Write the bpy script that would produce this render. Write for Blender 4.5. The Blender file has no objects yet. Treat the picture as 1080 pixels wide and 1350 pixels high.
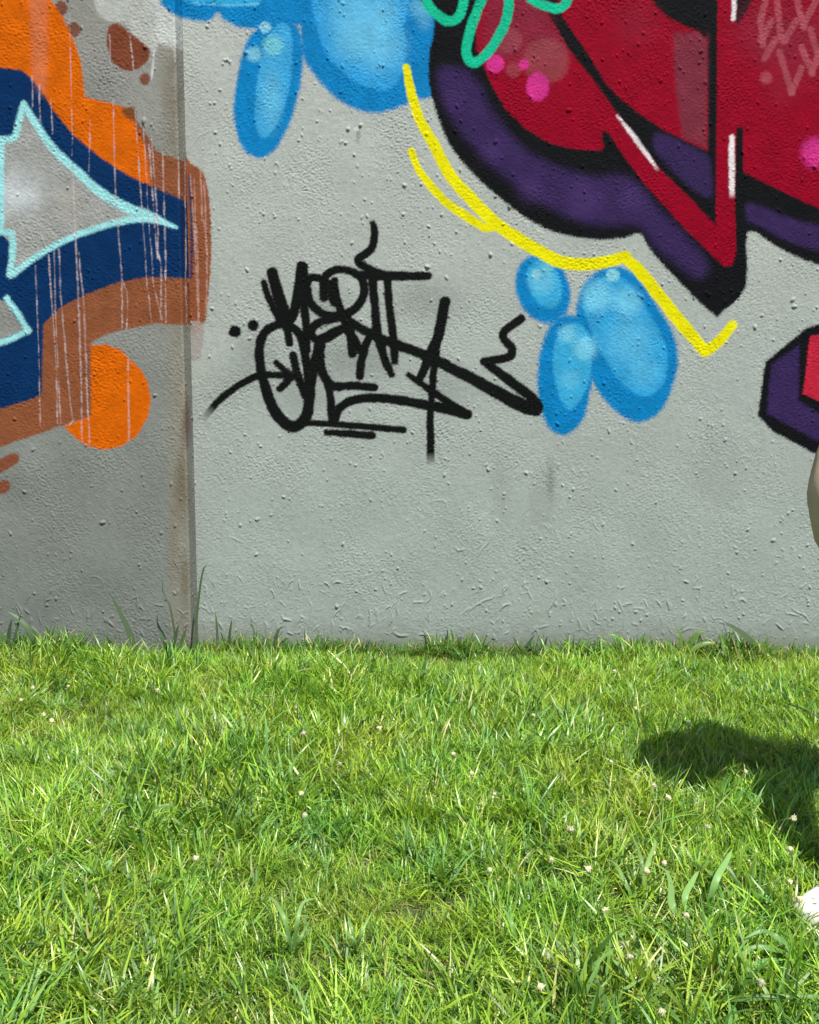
import bpy, bmesh, math, random
import numpy as np
from mathutils import Vector, Matrix, Euler
R = math.radians
rng = np.random.default_rng(7)
random.seed(7)

# ------------------------------------------------------------------ camera, sky, sun, exposure
F, PITCH, CAMH = 1250.0, R(6.5), 1.4           # focal length in photo pixels, downward pitch, eye height
scene = bpy.context.scene
cam_data = bpy.data.cameras.new("camera")
cam = bpy.data.objects.new("camera", cam_data)
scene.collection.objects.link(cam)
cam.location = (0, 0, CAMH)
cam.rotation_euler = (R(90) - PITCH, 0, 0)
cam_data.sensor_fit = 'HORIZONTAL'
cam_data.sensor_width = 36.0
cam_data.lens = F / 1080 * 36.0
cam_data.clip_start = 0.05
cam_data.clip_end = 500
scene.camera = cam

SUN_EL, SUN_AZ = R(57.5), R(29)                  # azimuth: to the right of straight behind the camera
world = bpy.data.worlds.new("World")
scene.world = world
world.use_nodes = True
wt = world.node_tree
for n in list(wt.nodes): wt.nodes.remove(n)
wo = wt.nodes.new('ShaderNodeOutputWorld'); wb = wt.nodes.new('ShaderNodeBackground')
sky = wt.nodes.new('ShaderNodeTexSky'); sky.sky_type = 'NISHITA'; sky.sun_disc = False
sky.sun_elevation = SUN_EL
to_sun = Vector((math.sin(SUN_AZ) * math.cos(SUN_EL), -math.cos(SUN_AZ) * math.cos(SUN_EL), math.sin(SUN_EL)))
sky.sun_rotation = math.atan2(to_sun.x, to_sun.y)
wb.inputs['Strength'].default_value = 0.085
wt.links.new(sky.outputs[0], wb.inputs[0]); wt.links.new(wb.outputs[0], wo.inputs[0])
sd = bpy.data.lights.new("sun", 'SUN'); sd.energy = 4.9; sd.angle = R(0.55); sd.color = (1.0, 0.955, 0.88)
sun = bpy.data.objects.new("sun", sd); scene.collection.objects.link(sun)
sun.rotation_euler = (-to_sun).to_track_quat('-Z', 'Y').to_euler()
sun.location = to_sun * 20
scene.view_settings.view_transform = 'Standard'
scene.view_settings.look = 'None'
scene.view_settings.exposure = 0.85
scene.view_settings.gamma = 1
scene.view_settings.use_curve_mapping = False
scene.cycles.max_bounces = 8
scene.cycles.transparent_max_bounces = 8
scene.cycles.sample_clamp_indirect = 6

CP, SP = math.cos(PITCH), math.sin(PITCH)
def to_px(X, Y, Z):
    zc = Y * CP - (Z - CAMH) * SP
    yc = Y * SP + (Z - CAMH) * CP
    return 540 + F * X / zc, 675 - F * yc / zc
def ray(px, py):
    a, b = (px - 540) / F, (675 - py) / F
    return Vector((a, CP + b * SP, -SP + b * CP))
def on_z(px, py, z):                            # point seen at a photo pixel, at height z
    d = ray(px, py); t = (z - CAMH) / d.z
    return Vector((0, 0, CAMH)) + d * t
def on_y(px, py, y):
    d = ray(px, py); t = y / d.y
    return Vector((0, 0, CAMH)) + d * t

# ------------------------------------------------------------------ helpers
col = scene.collection
def tag(o, label=None, cat=None, group=None, kind=None):
    if label: o['label'] = label
    if cat: o['category'] = cat
    if group: o['group'] = group
    if kind: o['kind'] = kind
    return o
def empty(name, loc=(0, 0, 0)):
    o = bpy.data.objects.new(name, None); col.objects.link(o); o.location = loc; o.empty_display_size = 0.05
    return o
def mesh_obj(name, verts, faces, mat=None, parent=None, smooth=True, link=True):
    me = bpy.data.meshes.new(name)
    me.from_pydata([tuple(v) for v in verts], [], faces)
    if mat: me.materials.append(mat)
    if smooth: me.polygons.foreach_set('use_smooth', [True] * len(me.polygons))
    me.update()
    o = bpy.data.objects.new(name, me)
    if link: col.objects.link(o)
    if parent: o.parent = parent
    return o
def s2l(c):
    return tuple(((v / 255) / 12.92 if v / 255 <= 0.04045 else ((v / 255 + 0.055) / 1.055) ** 2.4) for v in c)

def new_mat(name):
    m = bpy.data.materials.new(name); m.use_nodes = True
    nt = m.node_tree
    b = nt.nodes['Principled BSDF']
    return m, nt, b
def N(nt, t, **kw):
    n = nt.nodes.new(t)
    for k, v in kw.items(): setattr(n, k, v)
    return n
def plain(name, rgb, rough=0.7, noise=0.15, scale=60, bump=0.0, bscale=300):
    m, nt, b = new_mat(name)
    b.inputs['Roughness'].default_value = rough
    tc = N(nt, 'ShaderNodeTexCoord')
    no = N(nt, 'ShaderNodeTexNoise'); no.inputs['Scale'].default_value = scale; no.inputs['Detail'].default_value = 5
    nt.links.new(tc.outputs['Object'], no.inputs['Vector'])
    mp = N(nt, 'ShaderNodeMapRange'); mp.inputs['To Min'].default_value = 1 - noise; mp.inputs['To Max'].default_value = 1 + noise
    mp.inputs['From Min'].default_value = .3; mp.inputs['From Max'].default_value = .7
    nt.links.new(no.outputs['Fac'], mp.inputs['Value'])
    mx = N(nt, 'ShaderNodeVectorMath', operation='SCALE'); mx.inputs[0].default_value = rgb
    nt.links.new(mp.outputs[0], mx.inputs['Scale'])
    nt.links.new(mx.outputs[0], b.inputs['Base Color'])
    if bump:
        n2 = N(nt, 'ShaderNodeTexNoise'); n2.inputs['Scale'].default_value = bscale; n2.inputs['Detail'].default_value = 3
        nt.links.new(tc.outputs['Object'], n2.inputs['Vector'])
        bp = N(nt, 'ShaderNodeBump'); bp.inputs['Strength'].default_value = bump; bp.inputs['Distance'].default_value = 0.002
        nt.links.new(n2.outputs['Fac'], bp.inputs['Height']); nt.links.new(bp.outputs[0], b.inputs['Normal'])
    return m

# wall: the colour is the paint that was put on (stored on the mesh), finest grit in the bump
WALL, nt, b = new_mat('painted_stucco')
at = N(nt, 'ShaderNodeAttribute', attribute_name='paint')
tc = N(nt, 'ShaderNodeTexCoord')
n1 = N(nt, 'ShaderNodeTexNoise'); n1.inputs['Scale'].default_value = 3.2; n1.inputs['Detail'].default_value = 6
n2 = N(nt, 'ShaderNodeTexNoise'); n2.inputs['Scale'].default_value = 90; n2.inputs['Detail'].default_value = 4
n3 = N(nt, 'ShaderNodeTexNoise'); n3.inputs['Scale'].default_value = 330; n3.inputs['Detail'].default_value = 3
for n in (n1, n2, n3): nt.links.new(tc.outputs['Object'], n.inputs['Vector'])
m1 = N(nt, 'ShaderNodeMapRange'); m1.inputs[1].default_value = .3; m1.inputs[2].default_value = .7; m1.inputs[3].default_value = .975; m1.inputs[4].default_value = 1.025
m2 = N(nt, 'ShaderNodeMapRange'); m2.inputs[1].default_value = .3; m2.inputs[2].default_value = .7; m2.inputs[3].default_value = .93; m2.inputs[4].default_value = 1.07
nt.links.new(n1.outputs['Fac'], m1.inputs[0]); nt.links.new(n2.outputs['Fac'], m2.inputs[0])
mm = N(nt, 'ShaderNodeMath', operation='MULTIPLY'); nt.links.new(m1.outputs[0], mm.inputs[0]); nt.links.new(m2.outputs[0], mm.inputs[1])
vs = N(nt, 'ShaderNodeVectorMath', operation='SCALE'); nt.links.new(at.outputs['Color'], vs.inputs[0]); nt.links.new(mm.outputs[0], vs.inputs['Scale'])
nt.links.new(vs.outputs[0], b.inputs['Base Color'])
b.inputs['Roughness'].default_value = 0.62
b.inputs['Specular IOR Level'].default_value = 0.03
bp = N(nt, 'ShaderNodeBump'); bp.inputs['Strength'].default_value = 0.55; bp.inputs['Distance'].default_value = 0.0016
nt.links.new(n3.outputs['Fac'], bp.inputs['Height']); nt.links.new(bp.outputs[0], b.inputs['Normal'])

# ------------------------------------------------------------------ ground
def gz(x, y):
    x = np.asarray(x, float); y = np.asarray(y, float)
    wob = 0.012 * np.sin(x * 1.9 + 0.6 * y) * np.cos(y * 1.6 - 0.4) + 0.006 * np.sin(x * 5.1 + 1) * np.sin(y * 4.3)
    return -0.012 * np.clip(x, -4, 4) * np.clip((y - 2) / 3.3, 0, 1) + wob * np.clip((9 - np.abs(x)) / 6, 0, 1) - 0.01
def axis(lo, hi, step, far):
    a = list(np.arange(lo, hi + step / 2, step)); s = step
    l, h = a[0], a[-1]; lows, highs = [], []
    while h < far:
        s *= 1.5; h += s; l -= s; highs.append(h); lows.append(l)
    return np.array(lows[::-1] + a + highs)
gx, gy = axis(-4, 4, 0.06, 260), axis(0, 6, 0.06, 260)
GX, GY = np.meshgrid(gx, gy)
GZ = gz(GX, GY)
nx, ny = len(gx), len(gy)
vv = np.stack([GX, GY, GZ], -1).reshape(-1, 3)
ff = [(j * nx + i, j * nx + i + 1, (j + 1) * nx + i + 1, (j + 1) * nx + i) for j in range(ny - 1) for i in range(nx - 1)]
SOIL, nt, b = new_mat('soil')
tc = N(nt, 'ShaderNodeTexCoord'); no = N(nt, 'ShaderNodeTexNoise'); no.inputs['Scale'].default_value = 25; no.inputs['Detail'].default_value = 8
nt.links.new(tc.outputs['Object'], no.inputs['Vector'])
cr = N(nt, 'ShaderNodeValToRGB'); cr.color_ramp.elements[0].position = .35; cr.color_ramp.elements[1].position = .68
cr.color_ramp.elements[0].color = (.022, .022, .010, 1); cr.color_ramp.elements[1].color = (.05, .07, .015, 1)
nt.links.new(no.outputs['Fac'], cr.inputs[0]); nt.links.new(cr.outputs[0], b.inputs['Base Color']); b.inputs['Roughness'].default_value = .95
ground = mesh_obj('ground', vv, ff, SOIL); tag(ground, kind='structure')

# ------------------------------------------------------------------ wall relief
def band_noise(shape, step, lam, aniso=1.0, ang=0.0, seed=0):
    """band-limited noise, wavelength lam (m), rms 1; aniso stretches it along a direction"""
    r = np.random.default_rng(seed)
    w = r.standard_normal(shape)
    fy = np.fft.fftfreq(shape[0], step)[:, None]; fx = np.fft.rfftfreq(shape[1], step)[None, :]
    ca, sa = math.cos(ang), math.sin(ang)
    u = (fx * ca + fy * sa) * aniso; v = -fx * sa + fy * ca
    f = np.sqrt(u * u + v * v) * lam
    h = np.fft.irfft2(np.fft.rfft2(w) * np.exp(-((f - 1) / 0.55) ** 2), s=shape)
    return h / h.std()
def relief(nz_, nx_, step, x0, z0, seed, pebbles=300, worms=42, extra=()):
    H = np.zeros((nz_, nx_))
    H += 0.0004 * band_noise((nz_, nx_), step, 0.35, seed=seed)
    H += 0.00018 * band_noise((nz_, nx_), step, 0.045, 1.6, 0.15, seed=seed + 1)
    patch = band_noise((nz_, nx_), step, 0.5, seed=seed + 2)
    patch = np.clip(0.75 + 0.3 * patch, 0.25, 1.6)
    H += 0.00058 * patch * band_noise((nz_, nx_), step, 0.017, 2.2, 0.12, seed=seed + 3)
    H += 0.00062 * patch * band_noise((nz_, nx_), step, 0.012, 1.6, -0.5, seed=seed + 4)
    r = np.random.default_rng(seed + 5)
    area = nz_ * nx_ * step * step
    cl = band_noise((nz_ // 8 + 1, nx_ // 8 + 1), step * 8, 0.25, seed=seed + 6)
    def blob(cx, cz, rad, h, e=1.0, a=0.0):
        k = int(rad * 2.6 / step) + 2
        i0, j0 = int((cx - x0) / step), int((cz - z0) / step)
        i1, i2, j1, j2 = max(0, i0 - k), min(nx_, i0 + k + 1), max(0, j0 - k), min(nz_, j0 + k + 1)
        if i1 >= i2 or j1 >= j2: return
        X = x0 + np.arange(i1, i2) * step - cx; Z = (z0 + np.arange(j1, j2) * step - cz)[:, None]
        u = X * math.cos(a) + Z * math.sin(a); v = -X * math.sin(a) + Z * math.cos(a)
        d = np.sqrt((u / e) ** 2 + v ** 2) / rad
        H[j1:j2, i1:i2] = np.maximum(H[j1:j2, i1:i2], H[j1:j2, i1:i2] * .3 + h * np.clip(1 - d ** 2, 0, 1) ** .8)
    n = int(pebbles * area)
    done = 0
    while done < n:
        cx, cz = x0 + r.random() * nx_ * step, z0 + r.random() * nz_ * step
        c = cl[min(cl.shape[0] - 1, int((cz - z0) / step / 8)), min(cl.shape[1] - 1, int((cx - x0) / step / 8))]
        if r.random() > 0.45 + 0.4 * c: continue
        s = r.random()
        rad = 0.0036 + 0.0045 * s ** 4 + (0.005 if r.random() < .03 else 0)
        blob(cx, cz, rad, rad * (0.5 + .5 * r.random()), 1 + .8 * r.random(), r.random() * 3)
        done += 1
    def worm(cx, cz, a, L, rad, h, bend):
        k = max(3, int(L / (rad * .6)))
        for t in range(k):
            f = t / k
            hh = h * (0.45 + 0.55 * math.sin(math.pi * f)) * (0.7 + .3 * r.random())
            blob(cx, cz, rad, hh, 1.5, a)
            a += bend * L / k * 3 + (r.random() - .5) * .35 + (r.normal(0, .9) if r.random() < .06 else 0)
            cx += math.cos(a) * L / k; cz += math.sin(a) * L / k
    for _ in range(int(worms * area)):
        cx = x0 + r.random() * nx_ * step
        cz = z0 + (r.random() ** 1.5) * nz_ * step
        low = cz < 0.75
        worm(cx, cz, r.random() * 6.28 if low else r.normal(0.5, .7), 0.02 + .11 * r.random() ** 2, .0034 + (.003 if low and r.random() < .25 else 0) * r.random(),
             .0007 + .0026 * r.random() ** 2 * (1.4 if low else .8), r.normal(0, 2.0))
    for _ in range(int(34 * nx_ * step)):            # crusty flakes and strands left by old creeper near the ground
        cx, cz = x0 + r.random() * nx_ * step, .08 + .30 * r.random() ** 1.4
        worm(cx, cz, r.normal(1.3, .7), .02 + .06 * r.random(), .0035 + .0035 * r.random(), .003 + .003 * r.random(), r.normal(0, 1.5))
        if r.random() < .5: worm(cx, cz, r.normal(.2, .9), .01 + .03 * r.random(), .004, .003, r.normal(0, 3))
    for (p, q, rad, h) in extra:                                 # the strands one can point at near the wall's foot
        a = on_y(p[0], p[1], 5.35); c = on_y(q[0], q[1], 5.35)
        L = math.hypot(c.x - a.x, c.z - a.z)
        worm(a.x, a.z, math.atan2(c.z - a.z, c.x - a.x), L, rad, h, r.normal(0, .8))
    return H

# ------------------------------------------------------------------ paint (drawn in the wall's own frame)
def catmull(pts, closed, sub=6):
    P = [np.array(p, float) for p in pts]; n = len(P); out = []
    rngi = range(n if closed else n - 1)
    for i in rngi:
        p1, p2 = P[i], P[(i + 1) % n]
        p0 = P[(i - 1) % n] if closed or i > 0 else 2 * p1 - p2
        p3 = P[(i + 2) % n] if closed or i + 2 < n else 2 * p2 - p1
        for k in range(sub):
            t = k / sub
            out.append(0.5 * ((2 * p1) + (-p0 + p2) * t + (2 * p0 - 5 * p1 + 4 * p2 - p3) * t * t + (-p0 + 3 * p1 - 3 * p2 + p3) * t ** 3))
    if not closed: out.append(P[-1])
    return np.array(out)
class Canvas:
    def __init__(s, px, py, base):
        s.px, s.py = px, py
        s.col = np.array(base, float)
        s.id = np.zeros(len(px), int)
        s.jit = None; g = np.random.default_rng(5); s.spk = np.clip(g.standard_normal(len(px)), -2.2, 2.2); s.cvr = np.zeros(len(px))
    def _sub(s, lo, hi, m):
        return np.nonzero((s.px > lo[0] - m) & (s.px < hi[0] + m) & (s.py > lo[1] - m) & (s.py < hi[1] + m))[0]
    def _apply(s, ix, cov, rgb, pid, alpha, thr=0.5):
        c = np.array(s2l(rgb)) * KP
        a = np.clip(cov * alpha, 0, 1)[:, None]
        s.col[ix] = s.col[ix] * (1 - a) + c * a
        if pid is not None: s.id[ix[cov > thr]] = pid
    def poly(s, pts, rgb, pid=None, soft=1.6, alpha=1.0, smooth=True, jit=0.8, sub=5):
        P = catmull(pts, True, sub) if smooth else np.array(pts, float)
        ix = s._sub(P.min(0), P.max(0), soft * 2 + 3)
        if len(ix) == 0: return
        x, y = s.px[ix], s.py[ix]; best = np.full(len(ix), 1e9); ins = np.zeros(len(ix), bool)
        for k in range(len(P)):
            a, c = P[k], P[(k + 1) % len(P)]
            d = c - a; L = max(d @ d, 1e-9)
            t = np.clip(((x - a[0]) * d[0] + (y - a[1]) * d[1]) / L, 0, 1)
            best = np.minimum(best, (x - a[0] - t * d[0]) ** 2 + (y - a[1] - t * d[1]) ** 2)
            if a[1] != c[1]:
                cond = ((a[1] > y) != (c[1] > y)) & (x < (c[0] - a[0]) * (y - a[1]) / (c[1] - a[1]) + a[0])
                ins ^= cond
        sdv = np.sqrt(best) * np.where(ins, -1, 1) + s.jit[ix] * jit * .45
        cov = np.clip(0.5 - (sdv + s.spk[ix] * min(soft, 3) * .4) / (2 * soft), 0, 1); cov = cov * cov * (3 - 2 * cov)
        s._apply(ix, cov, rgb, pid, alpha)
    def stroke(s, pts, w, rgb, pid=None, soft=1.1, alpha=1.0, smooth=True, jit=0.5, fade0=0, fade1=0):
        w = [w] * len(pts) if np.isscalar(w) else list(w)
        Q = [(p[0], p[1], ww) for p, ww in zip(pts, w)]
        P = catmull(Q, False, 6) if smooth and len(Q) > 2 else np.array(Q, float)
        ix = s._sub(P.min(0)[:2], P.max(0)[:2], max(w) + soft * 2 + 2)
        if len(ix) == 0: return
        x, y = s.px[ix], s.py[ix]; best = np.full(len(ix), 1e9); tt = np.zeros(len(ix))
        n = len(P) - 1
        for k in range(n):
            a, c = P[k], P[k + 1]; d = c[:2] - a[:2]; L = max(d @ d, 1e-9)
            t = np.clip(((x - a[0]) * d[0] + (y - a[1]) * d[1]) / L, 0, 1)
            dd = np.sqrt((x - a[0] - t * d[0]) ** 2 + (y - a[1] - t * d[1]) ** 2) - (a[2] + (c[2] - a[2]) * t) / 2
            m = dd < best; best[m] = dd[m]; tt[m] = (k + t[m]) / n
        sdv = best + s.jit[ix] * jit * .4 + s.spk[ix] * soft * .22 + s.cvr[ix] * .3
        cov = np.clip(0.5 - sdv / (2 * soft), 0, 1); cov = cov * cov * (3 - 2 * cov)
        if fade0: cov = cov * np.clip(tt / fade0, 0, 1)
        if fade1: cov = cov * np.clip((1 - tt) / fade1, 0, 1)
        s._apply(ix, cov, rgb, pid, alpha)
    def dot(s, x, y, r, rgb, pid=None, soft=2.0, alpha=1.0, ry=None, ang=0, jit=0.6):
        ry = ry or r; m = max(r, ry) + soft * 2
        ix = s._sub((x, y), (x, y), m)
        if len(ix) == 0: return
        dx, dy = s.px[ix] - x, s.py[ix] - y; ca, sa = math.cos(ang), math.sin(ang)
        u, v = dx * ca + dy * sa, -dx * sa + dy * ca
        d = s.spk[ix] * min(soft, 4) * .35 + (np.sqrt((u / r) ** 2 + (v / ry) ** 2) - 1) * min(r, ry) + s.jit[ix] * jit * .45
        cov = np.clip(0.5 - d / (2 * soft), 0, 1); cov = cov * cov * (3 - 2 * cov)
        s._apply(ix, cov, rgb, pid, alpha)

KP = 0.54                                       # photo brightness of the sunlit wall -> paint albedo
KG = 0.63
CRIM, MAUVE, PURP, BLK = (150, 2, 36), (134, 42, 64), (58, 41, 88), (20, 21, 24)
NAVY, BROWN, ORNG, CYAN = (12, 52, 100), (148, 88, 58), (226, 106, 8), (168, 236, 240)
B_DK, B_MD, B_LT = (14, 132, 198), (60, 180, 230), (132, 216, 242)
YEL, GRN, PINK = (240, 232, 10), (22, 196, 152), (214, 52, 140)

RIGHT_PARTS = {}                                # id -> (object name, label)
def rp(i, name, label=None): RIGHT_PARTS[i] = (name, label)
rp(1, 'paint_outline', 'thick black outline with purple inner band of the large crimson letter')
rp(2, 'paint_fill', 'crimson fill of the large letter with pink and faded spots')
rp(3, 'paint_bubble', 'narrow blue spray bubble hanging at the upper left')
rp(4, 'paint_bubble', 'largest blue spray bubble beside the yellow line start')
rp(5, 'paint_bubble', 'cut off row of blue spray bubbles at the top')
rp(6, 'paint_bubble', 'small round blue bubble above the black tag end')
rp(7, 'paint_bubble', 'narrow upright blue bubble touching the black tag')
rp(8, 'paint_bubble', 'wide blue bubble under the yellow line')
rp(9, 'paint_line', 'long yellow sprayed line with a hooked end')
rp(10, 'paint_line', 'short yellow sprayed line beside the long one')
rp(11, 'paint_swirl', 'green sprayed hook touching the blue paint')
rp(12, 'paint_swirl', 'green sprayed loop over black and crimson')
rp(13, 'paint_swirl', 'green sprayed curl on the crimson paint')
rp(14, 'paint_tag', 'black spray tag reading roughly MERIT over GIVE with arrow and dots')
rp(15, 'paint_outline', 'black edged purple corner of a second letter behind the person')
rp(16, 'paint_fill', 'red fill of the second letter')
rp(17, 'paint_highlight', 'white diagonal highlight stroke')
rp(18, 'paint_highlight', 'white upright highlight stroke low on the letter')
rp(19, 'paint_highlight', 'white upright highlight stroke at the top of the letter')
rp(20, 'paint_lettering', 'faded pink hand lettering on crimson')
rp(21, 'paint_spot', 'bright pink sprayed spot, smallest but one'); RIGHT_PARTS[21] = ('paint_spot', 'round pink spot below the green loop')
rp(22, 'paint_spot', 'largest pink spot on the crimson fill')
rp(23, 'paint_patch', 'brown paint carried round the corner from the left wall')
rp(24, 'paint_spot', 'pink spot near the right end of the crimson fill')

def paint_right(C):
    # --- brown that wraps the corner, with drips
    C.poly([(236, 200), (250, 214), (267, 226), (274, 250), (278, 290), (278, 345), (274, 397), (268, 427), (240, 428)], BROWN, 23, 1.2)
    C.poly([(240, 428), (268, 427), (266, 460), (262, 474), (240, 474)], (168, 160, 156), None, 1.5, .85)
    C.stroke([(250, 232), (253, 300), (252, 366)], 4, NAVY, None, 1.5, .8)
    for x1, y1, x2, y2 in ((251, 230, 262, 425), (264, 222, 266, 290), (266, 278, 273, 330), (273, 330, 271, 415), (256, 236, 257, 330), (259, 300, 262, 425), (269, 240, 272, 330)):
        C.stroke([(x1, y1), ((x1 + x2) / 2 + .8, (y1 + y2) / 2), (x2, y2)], 1.7, (202, 160, 150), None, .8, .7)
    # --- blue bubbles above
    C.poly([(205, -60), (212, 0), (220, 12), (230, 20), (243, 24), (267, 28), (280, 25), (287, 17), (297, 27), (317, 36), (340, 37), (365, 26), (404, 30), (430, -60)], B_DK, 5, 3.0)
    C.poly([(238, -50), (238, -6), (258, 5), (275, 3), (290, 7), (330, 7), (346, -2), (350, -50)], B_MD, None, 3, .8)
    C.stroke([(256, 4), (300, 7), (340, 5)], 2, B_LT, None, 1.5, .6)
    C.poly([(400, -60), (396, 20), (398, 70), (413, 97), (440, 127), (467, 143), (493, 149), (520, 144), (548, 132), (574, 122), (590, 60), (590, -60)], B_DK, 4, 3.2)
    C.poly([(412, -60), (411, 0), (417, 33), (427, 63), (447, 90), (473, 110), (500, 118), (517, 115), (530, 97), (535, 67), (534, 33), (531, -60)], (52, 160, 222), None, 2.2)
    for x, y, r_, a in ((470, 20, 34, .45), (500, 60, 30, .5), (460, 60, 20, .3), (510, 15, 18, .35), (556, 8, 15, .5), (560, 30, 9, .25)):
        C.dot(x, y, r_, B_LT, None, r_ * .7, a)
    C.poly([(373, 18), (340, 37), (323, 60), (312, 107), (308, 150), (317, 190), (337, 208), (360, 200), (380, 167), (393, 127), (400, 77), (395, 40)], B_DK, 3, 2.6)
    C.poly([(370, 30), (383, 40), (385, 73), (382, 113), (370, 153), (350, 182), (338, 167), (337, 127), (342, 90), (353, 50)], (64, 168, 224), None, 2.2)
    C.dot(358, 130, 12, B_LT, None, 9, .4, 34); C.dot(350, 36, 7.5, (150, 210, 232), None, 2, .85)
    C.dot(335, 71, 10, (130, 204, 228), None, 3, .8); C.dot(360, 60, 13, (130, 215, 225), None, 6, .75)
    # --- large letter: outline, purple, crimson
    C.poly([(560, -80), (573, 25), (566, 69), (566, 111), (576, 150), (592, 189), (617, 222), (653, 256), (692, 286), (731, 306), (770, 314), (798, 316), (826, 313), (844, 308),
            (860, 333), (901, 377), (941, 415), (954, 410), (984, 377), (986, 306), (1019, 322), (1047, 337), (1080, 349), (1160, 372), (1160, -80)], BLK, 1, 1.8, sub=3)
    C.poly([(584, 89), (612, 92), (631, 111), (642, 133), (659, 161), (687, 192), (714, 211), (751, 225), (787, 234), (822, 231), (847, 250), (872, 278), (902, 308), (926, 336), (934, 356),
            (918, 366), (898, 352), (866, 326), (852, 308), (839, 297), (813, 296), (780, 295), (750, 286), (710, 264), (670, 236), (630, 198), (606, 170), (586, 136), (577, 106)], PURP, None, 10.0)
    for x, y, r_, a in ((600, 130, 14, .3), (650, 200, 16, .25), (700, 250, 16, .35), (770, 262, 20, .4), (835, 262, 16, .35)):
        C.dot(x, y, r_, (86, 60, 122), None, r_ * .8, a)
    C.poly([(985, 268), (1010, 275), (1050, 290), (1090, 300), (1160, 320), (1160, 350), (1080, 330), (1040, 318), (1000, 297), (986, 290)], PURP, None, 4.5)
    C.poly([(645, -80), (628, 20), (628, 62), (639, 92), (651, 117), (667, 144), (692, 169), (726, 189), (759, 197), (792, 198), (800, 192), (806, 181), (822, 205), (847, 239), (874, 269),
            (902, 300), (935, 332), (954, 351), (966, 350), (971, 330), (969, 267), (972, 172), (979, 172), (979, 226), (1010, 242), (1044, 258), (1080, 275), (1160, 300), (1160, -80)], CRIM, 2, 1.3, smooth=False)
    C.poly([(648, -60), (640, 10), (640, 60), (662, 80), (712, 82), (748, 70), (742, 40), (724, 19), (714, -60)], MAUVE, None, 14, .7)
    # black diagonal wedge and the upright bar
    C.poly([(690, -80), (723, 19), (750, 64), (787, 111), (814, 150), (836, 178), (869, 222), (905, 256), (944, 298), (945, 150), (947, -80), (932, -80), (933, 199), (905, 186), (877, 172), (847, 153),
            (822, 133), (799, 111), (780, 78), (742, 22), (712, -80)], BLK, 1, 1.6, smooth=False)
    C.poly([(866, 176), (891, 183), (931, 204), (938, 225), (938, 258), (915, 250), (880, 217), (862, 194)], PURP, None, 5, .9)
    C.poly([(888, 44), (933, 42), (932, 196), (900, 180), (891, 111)], (122, 52, 68), None, 5, .85, smooth=False)
    C.poly([(800, -60), (850, -10), (874, 17), (897, 31), (919, 40), (934, 43), (936, -60)], BLK, 1, 2.2)
    C.poly([(948, -60), (948, 140), (958, 140), (958, -60)], CRIM, None, 1.5, smooth=False)
    C.poly([(970, -60), (971, 26), (980, 22), (991, 0), (1000, -60)], BLK, 1, 1.8)
    C.poly([(971, 168), (979, 168), (980, 290), (971, 290)], BLK, 1, 1.4, smooth=False)
    C.poly([(794, 176), (801, 174), (808, 186), (812, 202), (800, 200)], BLK, 1, 1.6)
    C.dot(905, 5, 0.1, BLK)
    for x, y, r_, a in ((1010, 40, 36, .5), (1060, 60, 44, .5), (700, 20, 26, .4), (840, 30, 26, .3), (1030, 120, 20, .25)):
        C.dot(x, y, r_, MAUVE, None, r_ * .8, a)
    C.dot(671, 53, 17, (156, 72, 84), None, 3, .7); C.dot(720, 80, 30, (156, 76, 84), None, 5, .65); C.dot(677, 92, 10, (160, 72, 84), None, 3, .65)
    C.dot(653, 84, 12, PINK, 21, 1.5); C.dot(691, 85, 7, PINK, None, 1.8, .85); C.dot(709, 114, 15, PINK, 22, 2, .95, 19)
    C.dot(1074, 201, 17, PINK, 24, 7, .95, 19)
    FW = (176, 84, 96)
    for k in (((1011, -6), (1002, 28)), ((1024, -6), (1030, 52)), ((1050, 27), (1034, 55)), ((1050, -8), (1055, 18)), ((1076, 1), (1059, 34)), ((1069, 39), (1078, 71)), ((1023, 52), (1007, 78)),
              ((1028, 68), (1044, 122)), ((1044, 122), (1057, 89)), ((1057, 62), (1071, 96)), ((1018, 27), (1003, 53)), ((1055, 18), (1060, 36)), ((1071, 96), (1084, 60)), ((1003, 28), (1006, 60))):
        C.stroke(k, 8.5, FW, 20, 1.6, .72)
    C.dot(1010, 103, 8, FW, 20, 2.5, .7)
    C.stroke([(814, 152), (840, 186), (869, 226)], (3, 6.5, 3.5), (238, 226, 232), 17, 1.5, 1, fade1=.12)
    C.stroke([(965, 181), (965, 220), (965, 262)], (7, 8, 6), (240, 232, 236), 18, 1.5, 1, fade1=.12)
    C.stroke([(968, -50), (968, 0), (967, 25)], (6, 6, 5), (240, 232, 236), 19, 1.5, 1)
    # --- green swirls
    C.stroke([(558, -14), (566, 8), (577, 20), (592, 28), (605, 22), (611, 4), (612, -20)], 12.5, GRN, 11, 1.6)
    C.stroke([(640, -12), (628, 17), (618, 47), (615, 70), (624, 83), (642, 70), (656, 50), (667, 28), (671, 0), (664, -22)], 13, GRN, 12, 1.6)
    C.stroke([(690, -14), (704, 1), (720, 8), (736, 11), (747, 3), (750, -20)], 12.5, GRN, 13, 1.6)
    C.stroke([(1086, 352), (1084, 372), (1092, 392)], 7, GRN, None, 1.6)
    # --- lower bubbles
    C.dot(716, 381, 35, B_DK, 6, 2.8, 1, 47, -.33)
    C.poly([(803, 352), (831, 357), (852, 380), (870, 408), (888, 440), (894, 468), (890, 500), (872, 541), (844, 557), (815, 545), (786, 512), (770, 470), (760, 430), (761, 398), (774, 369)], B_DK, 8, 2.8)
    C.poly([(758, 416), (775, 432), (783, 470), (779, 515), (768, 555), (744, 574), (722, 562), (711, 530), (709, 490), (716, 450), (734, 420)], B_DK, 7, 2.8)
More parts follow.
